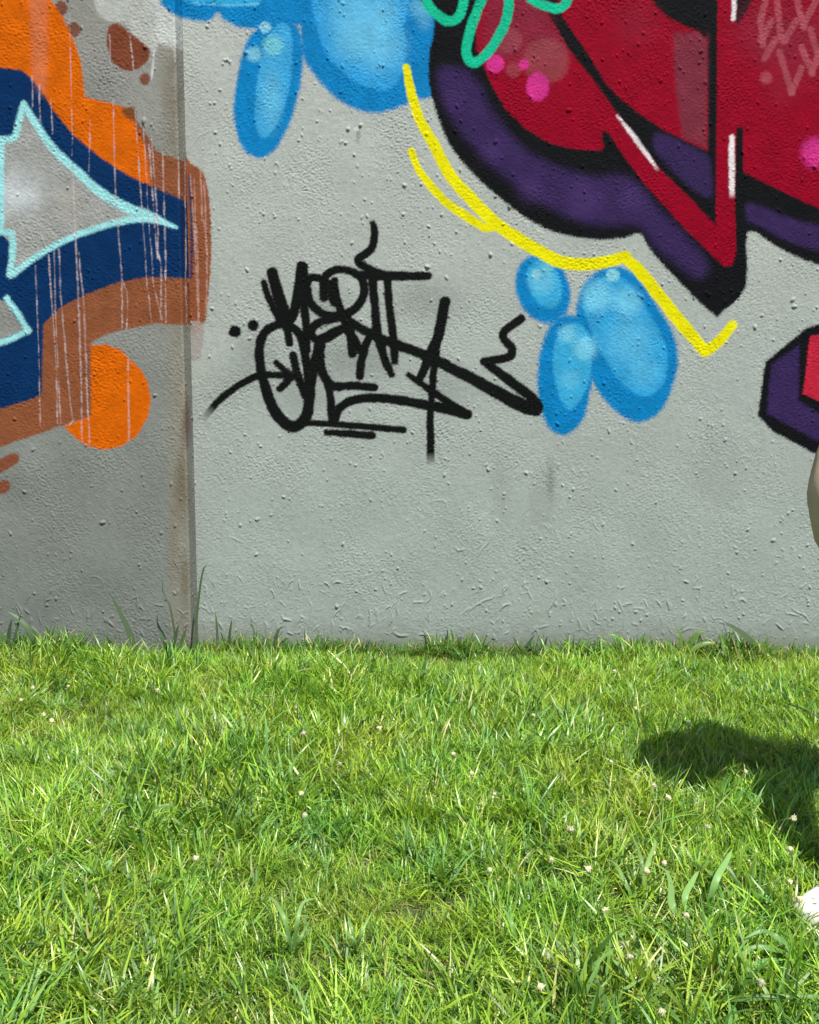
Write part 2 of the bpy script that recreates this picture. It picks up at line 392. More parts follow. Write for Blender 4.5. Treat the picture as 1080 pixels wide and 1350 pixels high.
    C.dot(718, 374, 21, (60, 172, 222), None, 2.4, 1, 33, -.35)
    C.poly([(795, 365), (823, 368), (852, 406), (872, 442), (880, 471), (876, 504), (852, 522), (823, 508), (799, 475), (779, 434), (770, 395)], (56, 166, 222), None, 2.2)
    C.poly([(756, 426), (772, 434), (781, 463), (774, 510), (752, 540), (735, 515), (729, 471), (738, 438)], (60, 172, 222), None, 2.2)
    for x, y, r_, a in ((715, 370, 16, .5), (787, 390, 20, .65), (827, 398, 18, .6), (830, 450, 28, .3), (772, 459, 15, .75), (748, 440, 11, .7), (752, 500, 12, .3), (850, 490, 18, .25)):
        C.dot(x, y, r_, B_LT, None, r_ * .55, a)
    C.dot(808, 363, 9, (140, 214, 232), None, 2, .85); C.dot(707, 361, 6, (150, 214, 232), None, 2, .8); C.dot(721, 353, 8, (120, 200, 222), None, 2.5, .7)
    # --- yellow
    C.stroke([(536, 89), (541, 117), (553, 156), (573, 192), (595, 233), (623, 264), (651, 292), (687, 317), (714, 333), (742, 346), (774, 348), (803, 344), (824, 338)], (10, 12, 13, 15, 16, 17, 17, 17, 17, 17, 17, 16, 15), YEL, 9, 1.4)
    C.stroke([(824, 339), (844, 358), (876, 398), (905, 434), (930, 463)], (15, 16, 17, 17, 15), YEL, 9, 1.4)
    C.stroke([(930, 464), (948, 450), (966, 428)], (15, 14, 12), YEL, 9, 1.8)
    C.stroke([(542, 199), (553, 225), (570, 247), (589, 267), (612, 283), (640, 300), (655, 300)], (9, 10, 11, 11, 12, 11, 8), YEL, 10, 1.4)
    # --- second letter corner
    C.poly([(1160, 410), (1080, 428), (1064, 432), (1009, 477), (999, 548), (1019, 569), (1072, 597), (1160, 640)], BLK, 15, 1.6, smooth=False)
    C.poly([(1018, 480), (1054, 455), (1053, 528), (1080, 545), (1160, 566), (1160, 612), (1070, 577), (1012, 545), (1014, 505)], PURP, None, 2.5, smooth=False)
    C.poly([(1068, 443), (1160, 425), (1160, 550), (1080, 529), (1059, 519)], (196, 38, 62), 16, 1.4, smooth=False)
    # --- black tag, with its grey overspray
    for x, y, r_, ry_, a in ((560, 398, 44, 24, .13), (470, 474, 56, 26, .15), (430, 400, 30, 22, .12), (400, 520, 40, 24, .1), (300, 505, 24, 24, .08), (590, 510, 50, 20, .08), (340, 470, 30, 30, .1)):
        C.dot(x, y, r_, (40, 44, 42), None, 22, a * 1.9, ry_)
    T = (20, 22, 21)
    def S(p, w, **k): C.stroke(p, [q + 2.8 for q in w], T, 14, 1.3, **k)
    C.dot(310, 437, 8.3, T, 14, 1.3); C.dot(334, 429, 7.6, T, 14, 1.3)
    S([(348, 372), (355, 394), (370, 424)], (6, 7, 8)); S([(359, 360), (366, 386), (377, 414)], (13, 14, 13)); S([(372, 405), (378, 430), (382, 453)], (11, 10, 7))
    S([(398, 351), (394, 384), (385, 418), (376, 422)], (13, 12, 11, 10)); S([(399, 352), (401, 400), (404, 435), (405, 462)], (12, 9, 9, 7))
    S([(427, 368), (411, 366), (405, 376), (408, 396), (420, 410), (436, 416), (453, 415), (470, 405), (480, 386), (477, 368), (464, 358), (448, 355), (434, 360), (427, 371), (427, 392)], (8, 8, 9, 9, 9, 9, 10, 9, 9, 9, 8, 8, 9, 10, 9))
    S([(441, 370), (443, 388), (452, 417), (462, 440), (465, 466)], (8, 8, 9, 11, 10)); S([(436, 374), (439, 390), (440, 400)], (8, 11, 8))
    S([(457, 417), (437, 420), (418, 427), (410, 438), (416, 447), (430, 445), (445, 436), (455, 434), (465, 444), (473, 460), (478, 466)], (11, 11, 9, 9, 9, 12, 11, 9, 9, 9, 8))
    S([(489, 438), (480, 462), (476, 480), (475, 496)], (8, 9, 9, 9))
    S([(453, 418), (488, 440), (525, 455), (564, 470), (620, 498), (683, 532), (706, 539)], (9, 10, 11, 12, 13, 16, 17))
    S([(707, 537), (702, 525), (671, 501), (639, 477)], (17, 12, 11, 9)); S([(639, 476), (658, 474), (673, 469), (675, 459), (664, 446), (666, 436), (687, 420)], (9, 9, 9, 9, 9, 9, 9))
    S([(490, 289), (494, 306), (491, 325), (481, 335), (473, 342), (478, 350), (500, 360), (512, 364)], (5, 8, 8.5, 8.5, 9, 9, 9, 9), fade0=.03)
    S([(470, 362), (500, 364), (530, 364), (564, 364)], (9, 10, 10, 9))
    S([(491, 369), (494, 400), (498, 441), (508, 475), (516, 494)], (10, 9, 10, 9, 7)); S([(511, 368), (513, 400), (518, 441), (521, 483)], (9, 8, 9, 8), fade1=.03)
    S([(377, 427), (363, 429), (349, 438), (342, 458), (344, 487), (351, 515), (362, 542), (376, 558), (390, 562), (402, 552), (408, 530), (411, 500), (417, 470), (423, 456)], (8, 9, 10, 10, 11, 12, 13, 13, 13, 13, 12, 11, 11, 11))
    S([(377, 427), (393, 438), (401, 462), (406, 499), (407, 530)], (9, 9, 9, 9, 9)); S([(386, 468), (394, 499), (402, 521)], (8, 9, 8))
    S([(266, 556), (286, 531), (310, 511), (336, 497), (356, 494), (384, 496)], (4, 7, 7, 7, 7, 6), fade0=.16)
    S([(364, 478), (384, 496)], (5, 8)); S([(384, 497), (369, 513)], (9, 7))
    S([(420, 455), (424, 487), (433, 504), (447, 511)], (11, 10, 9, 9)); S([(437, 511), (452, 509), (475, 509), (494, 511)], (8, 8, 9, 8)); S([(430, 500), (435, 517), (438, 552)], (9, 8, 9))
    S([(441, 554), (450, 536), (472, 526), (507, 525), (551, 532), (589, 539), (616, 547)], (9, 9, 9.5, 10, 10.5, 12, 10))
    S([(534, 491), (557, 507), (589, 529), (616, 546)], (5, 7, 8, 10), fade0=.05)
    S([(587, 398), (579, 438), (567, 469), (553, 500)], (12, 12, 11, 8)); S([(580, 430), (573, 482), (568, 541), (568, 615)], (9, 7.5, 7.5, 8), fade1=.08)
    S([(388, 562), (410, 558), (463, 561), (532, 567)], (8, 6, 6.5, 7)); S([(431, 570), (462, 572), (491, 574)], (6, 7.5, 8))
    # marks and grime of the plaster
    for x, y, w_, h_, a in ((726, 632, 5, 22, .35), (715, 660, 18, 40, .12), (660, 660, 12, 50, .10), (950, 620, 30, 60, .05), (472, 178, 2.5, 8, .55)):
        C.dot(x, y, w_, (70, 66, 62), None, min(w_, 8), a, h_)
    C.dot(470, 170, 3, (225, 228, 226), None, 1, .8)

def paint_left(C):
    C.poly([(122, -60), (124, 0), (136, 25), (164, 31), (180, 50), (203, 68), (212, 56), (231, 64), (260, 60), (270, -60)], (190, 193, 188), 1, 1.4)
    C.poly([(206, -60), (206, 25), (212, 55), (230, 62), (238, 30), (238, -60)], (212, 216, 212), None, 4, .8)
    C.poly([(208, -60), (211, 0), (220, 12), (232, 20), (262, 26), (262, -60)], B_DK, 12, 3)
    for p in (((203, 66), (202, 84), (200, 104)), ((187, 52), (186, 78)), ((230, 62), (231, 80))):
        C.stroke(p, 2.4, (214, 212, 206), 1, 1)
    for x, y, rx, ry_ in ((80, 11, 9, 10), (97, 39, 9, 10), (191, 104, 7, 8)): C.dot(x, y, rx, (128, 78, 58), 2 if x != 191 else 8, 1.5, .95, ry_)
    C.poly([(142, 39), (155, 31), (172, 44), (194, 61), (197, 75), (189, 86), (172, 94), (153, 86), (143, 69)], (130, 72, 50), 3, 1.5)
    # beige bare strip beside the corner
    C.poly([(211, 62), (236, 62), (241, 200), (247, 430), (252, 700), (254, 900), (226, 900), (223, 700), (220, 430), (214, 200)], (150, 145, 130), None, 7, .62, smooth=False)
    for k in range(26):
        yy = 90 + k * 30 + random.uniform(-10, 10)
        C.dot(222 + yy * .025 + random.uniform(0, 16), yy, random.uniform(3, 7), random.choice(((120, 112, 98), (170, 164, 148), (110, 96, 76), (134, 128, 116))), None, 6, random.uniform(.2, .5), random.uniform(8, 30))
    C.dot(238, 650, 10, (110, 92, 66), None, 8, .45, 30); C.dot(246, 555, 5, (98, 66, 54), None, 4, .7, 32); C.dot(228, 720, 7, (126, 100, 84), None, 6, .3, 40)
    C.dot(222, 130, 7, (120, 96, 84), None, 6, .3, 30)
    # brown band, orange, navy, cyan
    C.poly([(178, 155), (194, 178), (207, 200), (217, 204), (250, 214), (300, 226), (300, 428), (222, 428), (205, 426), (178, 432), (155, 436), (133, 444), (119, 453), (119, 550), (81, 561), (42, 575), (0, 589), (-60, 606), (-60, 200)], BROWN, 4, 1.3, smooth=False)
    C.poly([(-60, -80), (50, -80), (67, 0), (83, 22), (97, 53), (107, 80), (112, 128), (147, 136), (175, 144), (178, 167), (192, 194), (200, 250), (150, 260), (-60, 200)], ORNG, 5, 1.4, smooth=False)
    C.poly([(160, 145), (177, 142), (179, 158), (170, 157)], (130, 78, 44), None, 2)
    C.poly([(-60, 86), (0, 89), (28, 92), (44, 106), (55, 119), (69, 144), (97, 178), (133, 208), (167, 230), (194, 243), (247, 266), (300, 282), (300, 368), (247, 367), (194, 365), (155, 372), (111, 389), (80, 405), (57, 428), (55, 519), (42, 526), (0, 539), (-60, 556)], NAVY, 6, 1.3, smooth=False)
    C.poly([(-60, 184), (0, 185), (22, 178), (30, 140), (44, 162), (69, 197), (106, 232), (133, 256), (167, 276), (196, 285), (155, 292), (117, 303), (83, 317), (50, 336), (14, 360), (14, 320), (0, 306), (-60, 306)], (170, 171, 168), 7, 1.4, smooth=False)
    C.dot(22, 255, 26, (216, 224, 228), None, 22, .85, 22); C.dot(90, 270, 20, (176, 172, 160), None, 14, .4)
    C.poly([(-60, 372), (8, 398), (32, 436), (-60, 470)], (150, 150, 146), 7, 1.4, smooth=False)
    for p, w in (([(-40, 184), (0, 184), (19, 180), (25, 160), (31, 136)], (9, 9, 9, 9, 7)), ([(31, 136), (44, 158), (69, 194), (106, 230), (133, 254), (167, 274), (200, 286), (233, 300)], (7, 9, 10, 11, 12, 13, 12, 2)),
                 ([(233, 300), (194, 288), (155, 293), (117, 304), (83, 318), (50, 337), (14, 363)], (2, 9, 8, 8, 8, 8, 9)), ([(13, 362), (16, 335), (17, 314), (9, 306), (-40, 305)], (8, 9, 9, 9, 9)),
                 ([(2, 186), (2, 240), (2, 304)], (7, 7, 7)), ([(9, 393), (24, 414), (37, 436)], (7, 8, 8)), ([(37, 436), (16, 446), (-40, 466)], (8, 8, 8))):
        C.stroke(p, w, CYAN, 7, 2.2, smooth=len(p) > 3)
    C.poly([(119, 455), (140, 454), (160, 462), (171, 474), (186, 487), (195, 505), (199, 525), (195, 550), (180, 575), (160, 588), (139, 593), (118, 589), (100, 578), (84, 562), (119, 549)], ORNG, 9, 1.4, smooth=False)
    C.stroke([(119, 456), (119, 546)], 3, (120, 70, 40), None, 1.5, .6)
    C.stroke([(-20, 622), (0, 614), (18, 605)], (17, 17, 15), (140, 82, 58), 10, 1.8); C.stroke([(-20, 648), (-2, 644), (6, 641)], (17, 17, 16), (140, 82, 58), 11, 1.8)
    # rosy wash and drips
    C.poly([(40, -60), (41, 60), (46, 110), (60, 120), (62, 40), (60, -60)], (206, 130, 104), None, 5, .45)
    DR = (208, 190, 192)
    for p in (((67, 130), (69, 176)), ((92, 20), (93, 110), (95, 205)), ((96, 215), (99, 300), (103, 392), (106, 480), (108, 582)), ((104, 333), (111, 411), (114, 500), (118, 586)), ((119, 158), (117, 226)),
              ((149, 133), (151, 250), (158, 330), (160, 367), (161, 433)), ((160, 367), (168, 389), (167, 433)), ((169, 474), (170, 582)), ((178, 144), (183, 228), (190, 330), (194, 378), (200, 425)),
              ((189, 170), (196, 278), (200, 328), (204, 378), (214, 422)), ((199, 181), (207, 278), (208, 330), (212, 356), (212, 420)), ((215, 200), (218, 330), (219, 425)), ((235, 208), (236, 261)), ((244, 214), (245, 330), (246, 425)),
              ((64, 336), (67, 392), (74, 494), (76, 558)), ((71, 330), (75, 439), (80, 558)), ((78, 328), (83, 411), (89, 494), (96, 555)), ((47, 350), (51, 472), (53, 561)), ((196, 190), (203, 300), (208, 340)),
              ((42, 100), (43, 140)), ((52, 112), (53, 160)), ((144, 45), (145, 80)), ((171, 45), (176, 92)), ((92, 560), (98, 552))):
        q = catmull(p, False, 8) if len(p) > 2 else np.linspace(p[0], p[-1], 9)
        w0 = random.uniform(1.0, 1.9); wob = np.cumsum([random.gauss(0, .28) for _ in q]); wob -= np.linspace(0, wob[-1], len(q))
        for i in range(len(q) - 1):
            C.stroke([(q[i][0] + wob[i], q[i][1]), (q[i + 1][0] + wob[i + 1], q[i + 1][1])], w0 * random.uniform(.7, 1.25), DR, None, .8, random.uniform(.35, .8), jit=.3)

def build_sheet(name, V, PAINT, IDS, nz_, ns_, nrm, parts, parent_label, flip=False):
    """one vertex grid, split into the base mesh and a mesh per painted motif"""
    idx = np.arange(nz_ * ns_).reshape(nz_, ns_)
    q = np.stack([idx[:-1, :-1], idx[:-1, 1:], idx[1:, 1:], idx[1:, :-1]], -1).reshape(-1, 4)
    if flip: q = q[:, ::-1]
    fid = IDS[q[:, 0]]
    root = None
    for pid in [0] + sorted(parts):
        sel = q[fid == pid]
        if len(sel) == 0: continue
        used, inv = np.unique(sel, return_inverse=True)
        inv = inv.reshape(-1).astype(np.int32)
        nm = name if pid == 0 else parts[pid][0]
        me = bpy.data.meshes.new(nm)
        me.vertices.add(len(used)); me.vertices.foreach_set('co', V[used].astype(np.float32).ravel())
        me.loops.add(len(inv)); me.loops.foreach_set('vertex_index', inv)
        me.polygons.add(len(sel)); me.polygons.foreach_set('loop_start', np.arange(0, len(inv), 4, dtype=np.int32))
        me.polygons.foreach_set('loop_total', np.full(len(sel), 4, dtype=np.int32))
        me.polygons.foreach_set('use_smooth', np.ones(len(sel), bool))
        me.update(calc_edges=True)
        ca = me.color_attributes.new('paint', 'FLOAT_COLOR', 'POINT')
        ca.data.foreach_set('color', np.concatenate([PAINT[used], np.ones((len(used), 1))], 1).astype(np.float32).ravel())
        me.materials.append(WALL)
        me.normals_split_custom_set_from_vertices(nrm[used].tolist())
        o = bpy.data.objects.new(nm, me); col.objects.link(o)
        if pid == 0: root = o
        else:
            o.parent = root
            if parts[pid][1]: o['label'] = parts[pid][1]
    return root
def grid_normals(V, nz_, ns_, sign):
    P = V.reshape(nz_, ns_, 3)
    n = np.cross(np.gradient(P, axis=1), np.gradient(P, axis=0)) * sign
    n /= np.linalg.norm(n, axis=2, keepdims=True) + 1e-12
    return n.reshape(-1, 3)
def lines(lo, hi, step, far_lo, far_hi):
    a = list(np.arange(lo, hi, step)); s = step; l, h = a[0], a[-1]; L, Hh = [], []
    while l > far_lo: s = min(s * 1.6, .5); l -= s; L.append(l)
    s = step
    while h < far_hi: s = min(s * 1.6, .5); h += s; Hh.append(h)
    return np.array(L[::-1] + a + Hh), len(L), len(a)

STEP = 0.0048
WY, CX = 5.35, -1.218                            # right wall plane, corner
TOPZ = 4.2
zs, zoff, zn = lines(-0.06, 3.62, STEP, -0.07, TOPZ)
zs[-1] = TOPZ
# right wall
xs = list(np.arange(CX, 2.46, STEP)); xn = len(xs); s = STEP; h = xs[-1]
while h < 9: s = min(s * 1.6, .5); h += s; xs.append(h)
xs = np.array(xs)
EXTRA = [((600, 722), (614, 730), .006, .004), ((630, 733), (655, 706), .006, .004), ((617, 806), (645, 776), .007, .005), ((722, 806), (742, 782), .0075, .006), ((742, 790), (752, 800), .007, .005),
         ((487, 803), (494, 825), .007, .005), ((494, 803), (504, 806), .006, .004), ((303, 708), (322, 712), .005, .003), ((566, 778), (574, 798), .006, .004), ((816, 792), (822, 806), .006, .004),
         ((762, 816), (772, 832), .006, .005), ((835, 802), (848, 798), .006, .004), ((884, 740), (902, 762), .004, .0025), ((902, 766), (908, 768), .008, .006), ((1036, 806), (1042, 826), .006, .004),
         ((1044, 802), (1072, 818), .006, .004), ((1000, 790), (1008, 782), .005, .003), ((560, 728), (600, 700), .003, .0015), ((520, 834), (536, 846), .009, .006), ((560, 664), (600, 650), .004, .003),
         ((300, 668), (380, 655), .0035, .0015), ((250, 194), (290, 180), .004, .002), ((845, 460), (970, 415), .003, .0012), ((372, 812), (380, 824), .008, .006)]
Hr = np.zeros((len(zs), len(xs)))
Hr[zoff:zoff + zn, :xn] = relief(zn, xn, STEP, CX, zs[zoff], 11, extra=EXTRA)
XX, ZZ = np.meshgrid(xs, zs)
V = np.stack([XX, WY - Hr, ZZ], -1).reshape(-1, 3)
px, py = to_px(XX.ravel(), np.full(XX.size, WY), ZZ.ravel())
def base_grey(X, Z, rgb_lo, rgb_hi, seed, step):
    t = np.clip(Z / 3.4, 0, 1)[:, None]
    c = np.array(s2l(rgb_lo)) * (1 - t) + np.array(s2l(rgb_hi)) * t
    return c * KG
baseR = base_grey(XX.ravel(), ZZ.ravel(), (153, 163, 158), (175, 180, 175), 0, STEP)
def full_noise(shape, zoff, zn, xn, lam, seed, **k):
    a = np.zeros(shape); a[zoff:zoff + zn, :xn] = band_noise((zn, xn), STEP, lam, seed=seed, **k); return a.ravel()
bl = full_noise(Hr.shape, zoff, zn, xn, .45, 31); bl2 = full_noise(Hr.shape, zoff, zn, xn, .08, 32); bs = full_noise(Hr.shape, zoff, zn, xn, .12, 33, aniso=.25)
baseR *= (1 + .018 * bl + .012 * bl2 + .012 * bs)[:, None]
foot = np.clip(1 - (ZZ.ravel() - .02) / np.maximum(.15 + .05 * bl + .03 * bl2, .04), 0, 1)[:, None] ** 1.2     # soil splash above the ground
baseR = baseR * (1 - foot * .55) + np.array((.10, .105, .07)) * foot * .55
C = Canvas(px, py, baseR); C.jit = full_noise(Hr.shape, zoff, zn, xn, .02, 41) * .8 + full_noise(Hr.shape, zoff, zn, xn, .06, 42) * .6
C.cvr = np.clip(full_noise(Hr.shape, zoff, zn, xn, .10, 43), -1, 2)
paint_right(C)
cr_ = full_noise(Hr.shape, zoff, zn, xn, .16, 44) * .6 + full_noise(Hr.shape, zoff, zn, xn, .03, 45, aniso=2) * .4
m_ = C.id > 0
C.col[m_] *= (1 + .07 * np.clip(cr_[m_], -2, 2))[:, None]          # uneven coverage of the sprayed coats
nr = grid_normals(V, len(zs), len(xs), -1)
if nr[:, 1].mean() > 0: nr = -nr
wall = build_sheet('painted_wall', V, C.col, C.id, len(zs), len(xs), nr, RIGHT_PARTS, None)
tag(wall, 'light grey stucco wall right of the corner with black tag, blue bubbles and crimson letter', 'wall')
# left wall, standing 17 cm proud, its narrow return face turned to the right
A = R(6); PROUD = .17; BR = .012
path = []
for t in np.arange(0, PROUD - BR, STEP): path.append((CX, WY - t, 1.0, 0.0))
cc = (CX - BR, WY - PROUD + BR)
for a in np.linspace(0, R(90) + A, 7): path.append((cc[0] + BR * math.cos(a), cc[1] - BR * math.sin(a), math.cos(a), -math.sin(a)))
ex, ey = path[-1][0], path[-1][1]; dl = (-math.cos(A), math.sin(A)); nl = (-math.sin(A), -math.cos(A))
ks = [STEP * (i + 1) for i in range(int(1.28 / STEP))]; sdense = len(path) + len(ks)
s = STEP; h = ks[-1]
while h < 7: s = min(s * 1.6, .5); h += s; ks.append(h)
for k in ks: path.append((ex + dl[0] * k, ey + dl[1] * k, nl[0], nl[1]))
path = np.array(path)
ns = len(path)
Hl = np.zeros((len(zs), ns)); Hl[zoff:zoff + zn, :sdense] = relief(zn, sdense, STEP, 0, zs[zoff], 71, pebbles=200, worms=12)
PXs = path[None, :, 0] + path[None, :, 2] * Hl; PYs = path[None, :, 1] + path[None, :, 3] * Hl
ZL = np.repeat(zs[:, None], ns, 1)
V = np.stack([PXs, PYs, ZL], -1).reshape(-1, 3)
px, py = to_px(np.repeat(path[None, :, 0], len(zs), 0).ravel(), np.repeat(path[None, :, 1], len(zs), 0).ravel(), ZL.ravel())
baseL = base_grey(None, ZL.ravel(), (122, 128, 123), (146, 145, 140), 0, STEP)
bl = full_noise(Hl.shape, zoff, zn, sdense, .45, 51); bl2 = full_noise(Hl.shape, zoff, zn, sdense, .08, 52)
baseL *= (1 + .04 * bl + .02 * bl2)[:, None]
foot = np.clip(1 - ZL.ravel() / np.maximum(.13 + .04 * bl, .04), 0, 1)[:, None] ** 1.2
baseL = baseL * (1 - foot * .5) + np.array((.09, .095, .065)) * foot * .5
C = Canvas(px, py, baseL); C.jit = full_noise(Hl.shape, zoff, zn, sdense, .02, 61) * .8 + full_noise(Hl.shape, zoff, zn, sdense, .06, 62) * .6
C.cvr = np.clip(full_noise(Hl.shape, zoff, zn, sdense, .10, 63), -1, 2)
paint_left(C)
cr_ = full_noise(Hl.shape, zoff, zn, sdense, .16, 64) * .6 + full_noise(Hl.shape, zoff, zn, sdense, .03, 65, aniso=2) * .4
m_ = C.id > 0
C.col[m_] *= (1 + .08 * np.clip(cr_[m_], -2, 2))[:, None]
LEFT_PARTS = {1: ('paint_patch', 'newer light grey paint with a dripping lower edge'), 2: ('paint_spot', 'pair of small brown sprayed spots'), 3: ('paint_spot', 'large brown sprayed spot'),
              4: ('paint_outline', 'brown outer band of the left letter'), 5: ('paint_fill', 'orange fill with drips'), 6: ('paint_fill', 'navy blue band of the left letter'),
              7: ('paint_highlight', 'pale cyan edged grey star shape'), 8: ('paint_spot', 'tiny brown sprayed spot'), 9: ('paint_spot', 'orange disc under the brown band'),
              10: ('paint_stroke', 'upper brown dab at the left end'), 11: ('paint_stroke', 'lower brown dab at the left end'), 12: ('paint_bubble', 'blue spray paint carried over the wall edge')}
nr = grid_normals(V, len(zs), ns, 1)
if nr[:, 1].mean() > 0: nr = -nr
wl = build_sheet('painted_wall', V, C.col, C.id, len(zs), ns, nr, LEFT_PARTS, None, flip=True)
tag(wl, 'darker grey stucco wall left of the corner with orange, brown and navy graffiti and drips', 'wall')
def box(name, a, c, mat, parent=None):
    x0, y0, z0 = a; x1, y1, z1 = c
    v = [(x0, y0, z0), (x1, y0, z0), (x1, y1, z0), (x0, y1, z0), (x0, y0, z1), (x1, y0, z1), (x1, y1, z1), (x0, y1, z1)]
    return mesh_obj(name, v, [(0, 3, 2, 1), (4, 5, 6, 7), (0, 1, 5, 4), (1, 2, 6, 5), (2, 3, 7, 6), (3, 0, 4, 7)], mat, parent, smooth=False)
CORE = plain('grey_plaster', (.36, .37, .36), .85, .12, 4, .4, 120)
box('wall_body', (CX + .01, WY + .012, -.3), (9.0, WY + .22, TOPZ - .002), CORE, wall)
box('coping', (CX + .01, WY - .02, TOPZ), (9.0, WY + .24, TOPZ + .06), CORE, wall)
v = []
for z in (-.3, TOPZ - .002):
    v += [(CX - .012, WY + .2, z), (CX - .012, WY - PROUD + .014, z), (ex + dl[0] * 7 - nl[0] * .012, ey + dl[1] * 7 - nl[1] * .012, z), (ex + dl[0] * 7 - nl[0] * .3, ey + dl[1] * 7 + .3, z)]
mesh_obj('wall_body', v, [(0, 1, 2, 3), (7, 6, 5, 4), (0, 4, 5, 1), (1, 5, 6, 2), (2, 6, 7, 3), (3, 7, 4, 0)], CORE, wl, smooth=False)

# ------------------------------------------------------------------ grass
def leaf_mat(name, rough=.36, trans=.40, tint=1.0, blade_attr=True, rgb=(.08, .16, .03)):
    m, nt, b = new_mat(name)
    out = nt.nodes['Material Output']
    if blade_attr:
        at = N(nt, 'ShaderNodeAttribute', attribute_name='hue'); src = at.outputs['Color']
    else:
        rr = N(nt, 'ShaderNodeRGB'); rr.outputs[0].default_value = (*rgb, 1); src = rr.outputs[0]
    geo = N(nt, 'ShaderNodeNewGeometry')
    no = N(nt, 'ShaderNodeTexNoise'); no.inputs['Scale'].default_value = 2.3; no.inputs['Detail'].default_value = 4
    nt.links.new(geo.outputs['Position'], no.inputs['Vector'])
    hs = N(nt, 'ShaderNodeHueSaturation')
    mh = N(nt, 'ShaderNodeMapRange'); mh.inputs[1].default_value = .3; mh.inputs[2].default_value = .7; mh.inputs[3].default_value = .480; mh.inputs[4].default_value = .520
    nt.links.new(no.outputs['Fac'], mh.inputs[0]); nt.links.new(mh.outputs[0], hs.inputs['Hue'])
    oi = N(nt, 'ShaderNodeObjectInfo')
    mv = N(nt, 'ShaderNodeMapRange'); mv.inputs[3].default_value = .8 * tint; mv.inputs[4].default_value = 1.2 * tint
    nt.links.new(oi.outputs['Random'], mv.inputs[0]); nt.links.new(mv.outputs[0], hs.inputs['Value'])
    nt.links.new(src, hs.inputs['Color'])
    nt.links.new(hs.outputs[0], b.inputs['Base Color'])
    b.inputs['Roughness'].default_value = rough; b.inputs['Specular IOR Level'].default_value = .45
    tr = N(nt, 'ShaderNodeBsdfTranslucent')
    t2 = N(nt, 'ShaderNodeVectorMath', operation='MULTIPLY'); t2.inputs[1].default_value = (1.25, 1.2, .45)
    nt.links.new(hs.outputs[0], t2.inputs[0]); nt.links.new(t2.outputs[0], tr.inputs['Color'])
    mx = N(nt, 'ShaderNodeMixShader'); mx.inputs[0].default_value = trans
    nt.links.new(b.outputs[0], mx.inputs[1]); nt.links.new(tr.outputs[0], mx.inputs[2]); nt.links.new(mx.outputs[0], out.inputs['Surface'])
    return m
GRASS = leaf_mat('grass_blade')
def blade(Vs, Fs, Cs, base, az, L, w, lean, curl, rgb, nseg=5, twist=0.0, fold=0.0):
    """a tapering, bending blade as a strip"""
    n0 = len(Vs); p = Vector(base); a = lean
    for i in range(nseg + 1):
        t = i / nseg
        d = Vector((math.sin(a) * math.cos(az), math.sin(a) * math.sin(az), math.cos(a)))
        tw = az + math.pi / 2 + twist * t
        side = Vector((math.cos(tw), math.sin(tw), 0))
        ww = w * (0.75 + .5 * t - 1.25 * t ** 2.6) * .5 if i < nseg else 0
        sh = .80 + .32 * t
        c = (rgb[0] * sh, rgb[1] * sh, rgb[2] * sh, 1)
        if i < nseg:
            Vs.append(p - side * ww); Vs.append(p + side * ww); Cs.append(c); Cs.append(c)
        else:
            Vs.append(p.copy()); Cs.append(c)
        p = p + d * (L / nseg); a += curl / nseg
    for i in range(nseg - 1):
        k = n0 + i * 2; Fs.append((k, k + 1, k + 3, k + 2))
    k = n0 + (nseg - 1) * 2; Fs.append((k, k + 1, k + 2))
FRESH, YELG, BLUG, DEEP, STRAW, TAN = (.20, .36, .034), (.31, .45, .045), (.16, .31, .085), (.07, .165, .02), (.58, .56, .26), (.30, .23, .11)
def pick(r, w):
    k = r.choices(range(6), w)[0]; c = (FRESH, YELG, BLUG, DEEP, STRAW, TAN)[k]; f = r.uniform(.75, 1.25)
    return tuple(v * f for v in c)
def proto(name, seed, n, rad, L, W, lean, weights, curl=(.3, 1.4), stray=.0, dim=1.0):
    r = random.Random(seed); Vs, Fs, Cs = [], [], []
    comb = r.uniform(0, 6.28)
    tufts = [(r.gauss(0, rad * .6), r.gauss(0, rad * .6), r.uniform(0, 6.28)) for _ in range(max(3, n // 9))]
    for _ in range(n):
        tx, ty, ta = r.choice(tufts)
        x, y = tx + r.gauss(0, .009), ty + r.gauss(0, .009)
        az = math.atan2(y - ty, x - tx) + r.gauss(0, .6) if r.random() < .6 else comb + r.gauss(0, .9)
        l = L[0] + (L[1] - L[0]) * r.betavariate(2, 2.6)
        le = abs(r.gauss(lean[0], lean[1])); cu = r.uniform(*curl)
        if r.random() < stray: le = r.uniform(1.0, 1.5); cu = r.uniform(-.3, .4); l *= 1.3
        blade(Vs, Fs, Cs, (x, y, -.012), az, l, r.uniform(*W), le, cu, tuple(dim * q for q in pick(r, weights)), 5, r.uniform(-1, 1))
    for _ in range(n // 7):                          # short dead thatch low in the sward
        blade(Vs, Fs, Cs, (r.gauss(0, rad * .6), r.gauss(0, rad * .6), r.uniform(0, .02)), r.uniform(0, 6.28), r.uniform(.02, .06), r.uniform(.0015, .003), r.uniform(1.2, 1.6), r.uniform(-.2, .5), pick(r, (0, 0, 0, .5, 1, 1.4)), 3)
    me = bpy.data.meshes.new(name); me.from_pydata([tuple(v) for v in Vs], [], Fs)
    ca = me.color_attributes.new('hue', 'FLOAT_COLOR', 'POINT'); ca.data.foreach_set('color', np.array(Cs, np.float32).ravel())
    me.polygons.foreach_set('use_smooth', [True] * len(me.polygons)); me.materials.append(GRASS); me.update()
    return bpy.data.objects.new(name, me)
tufts = bpy.data.collections.new('tufts')
kinds = []
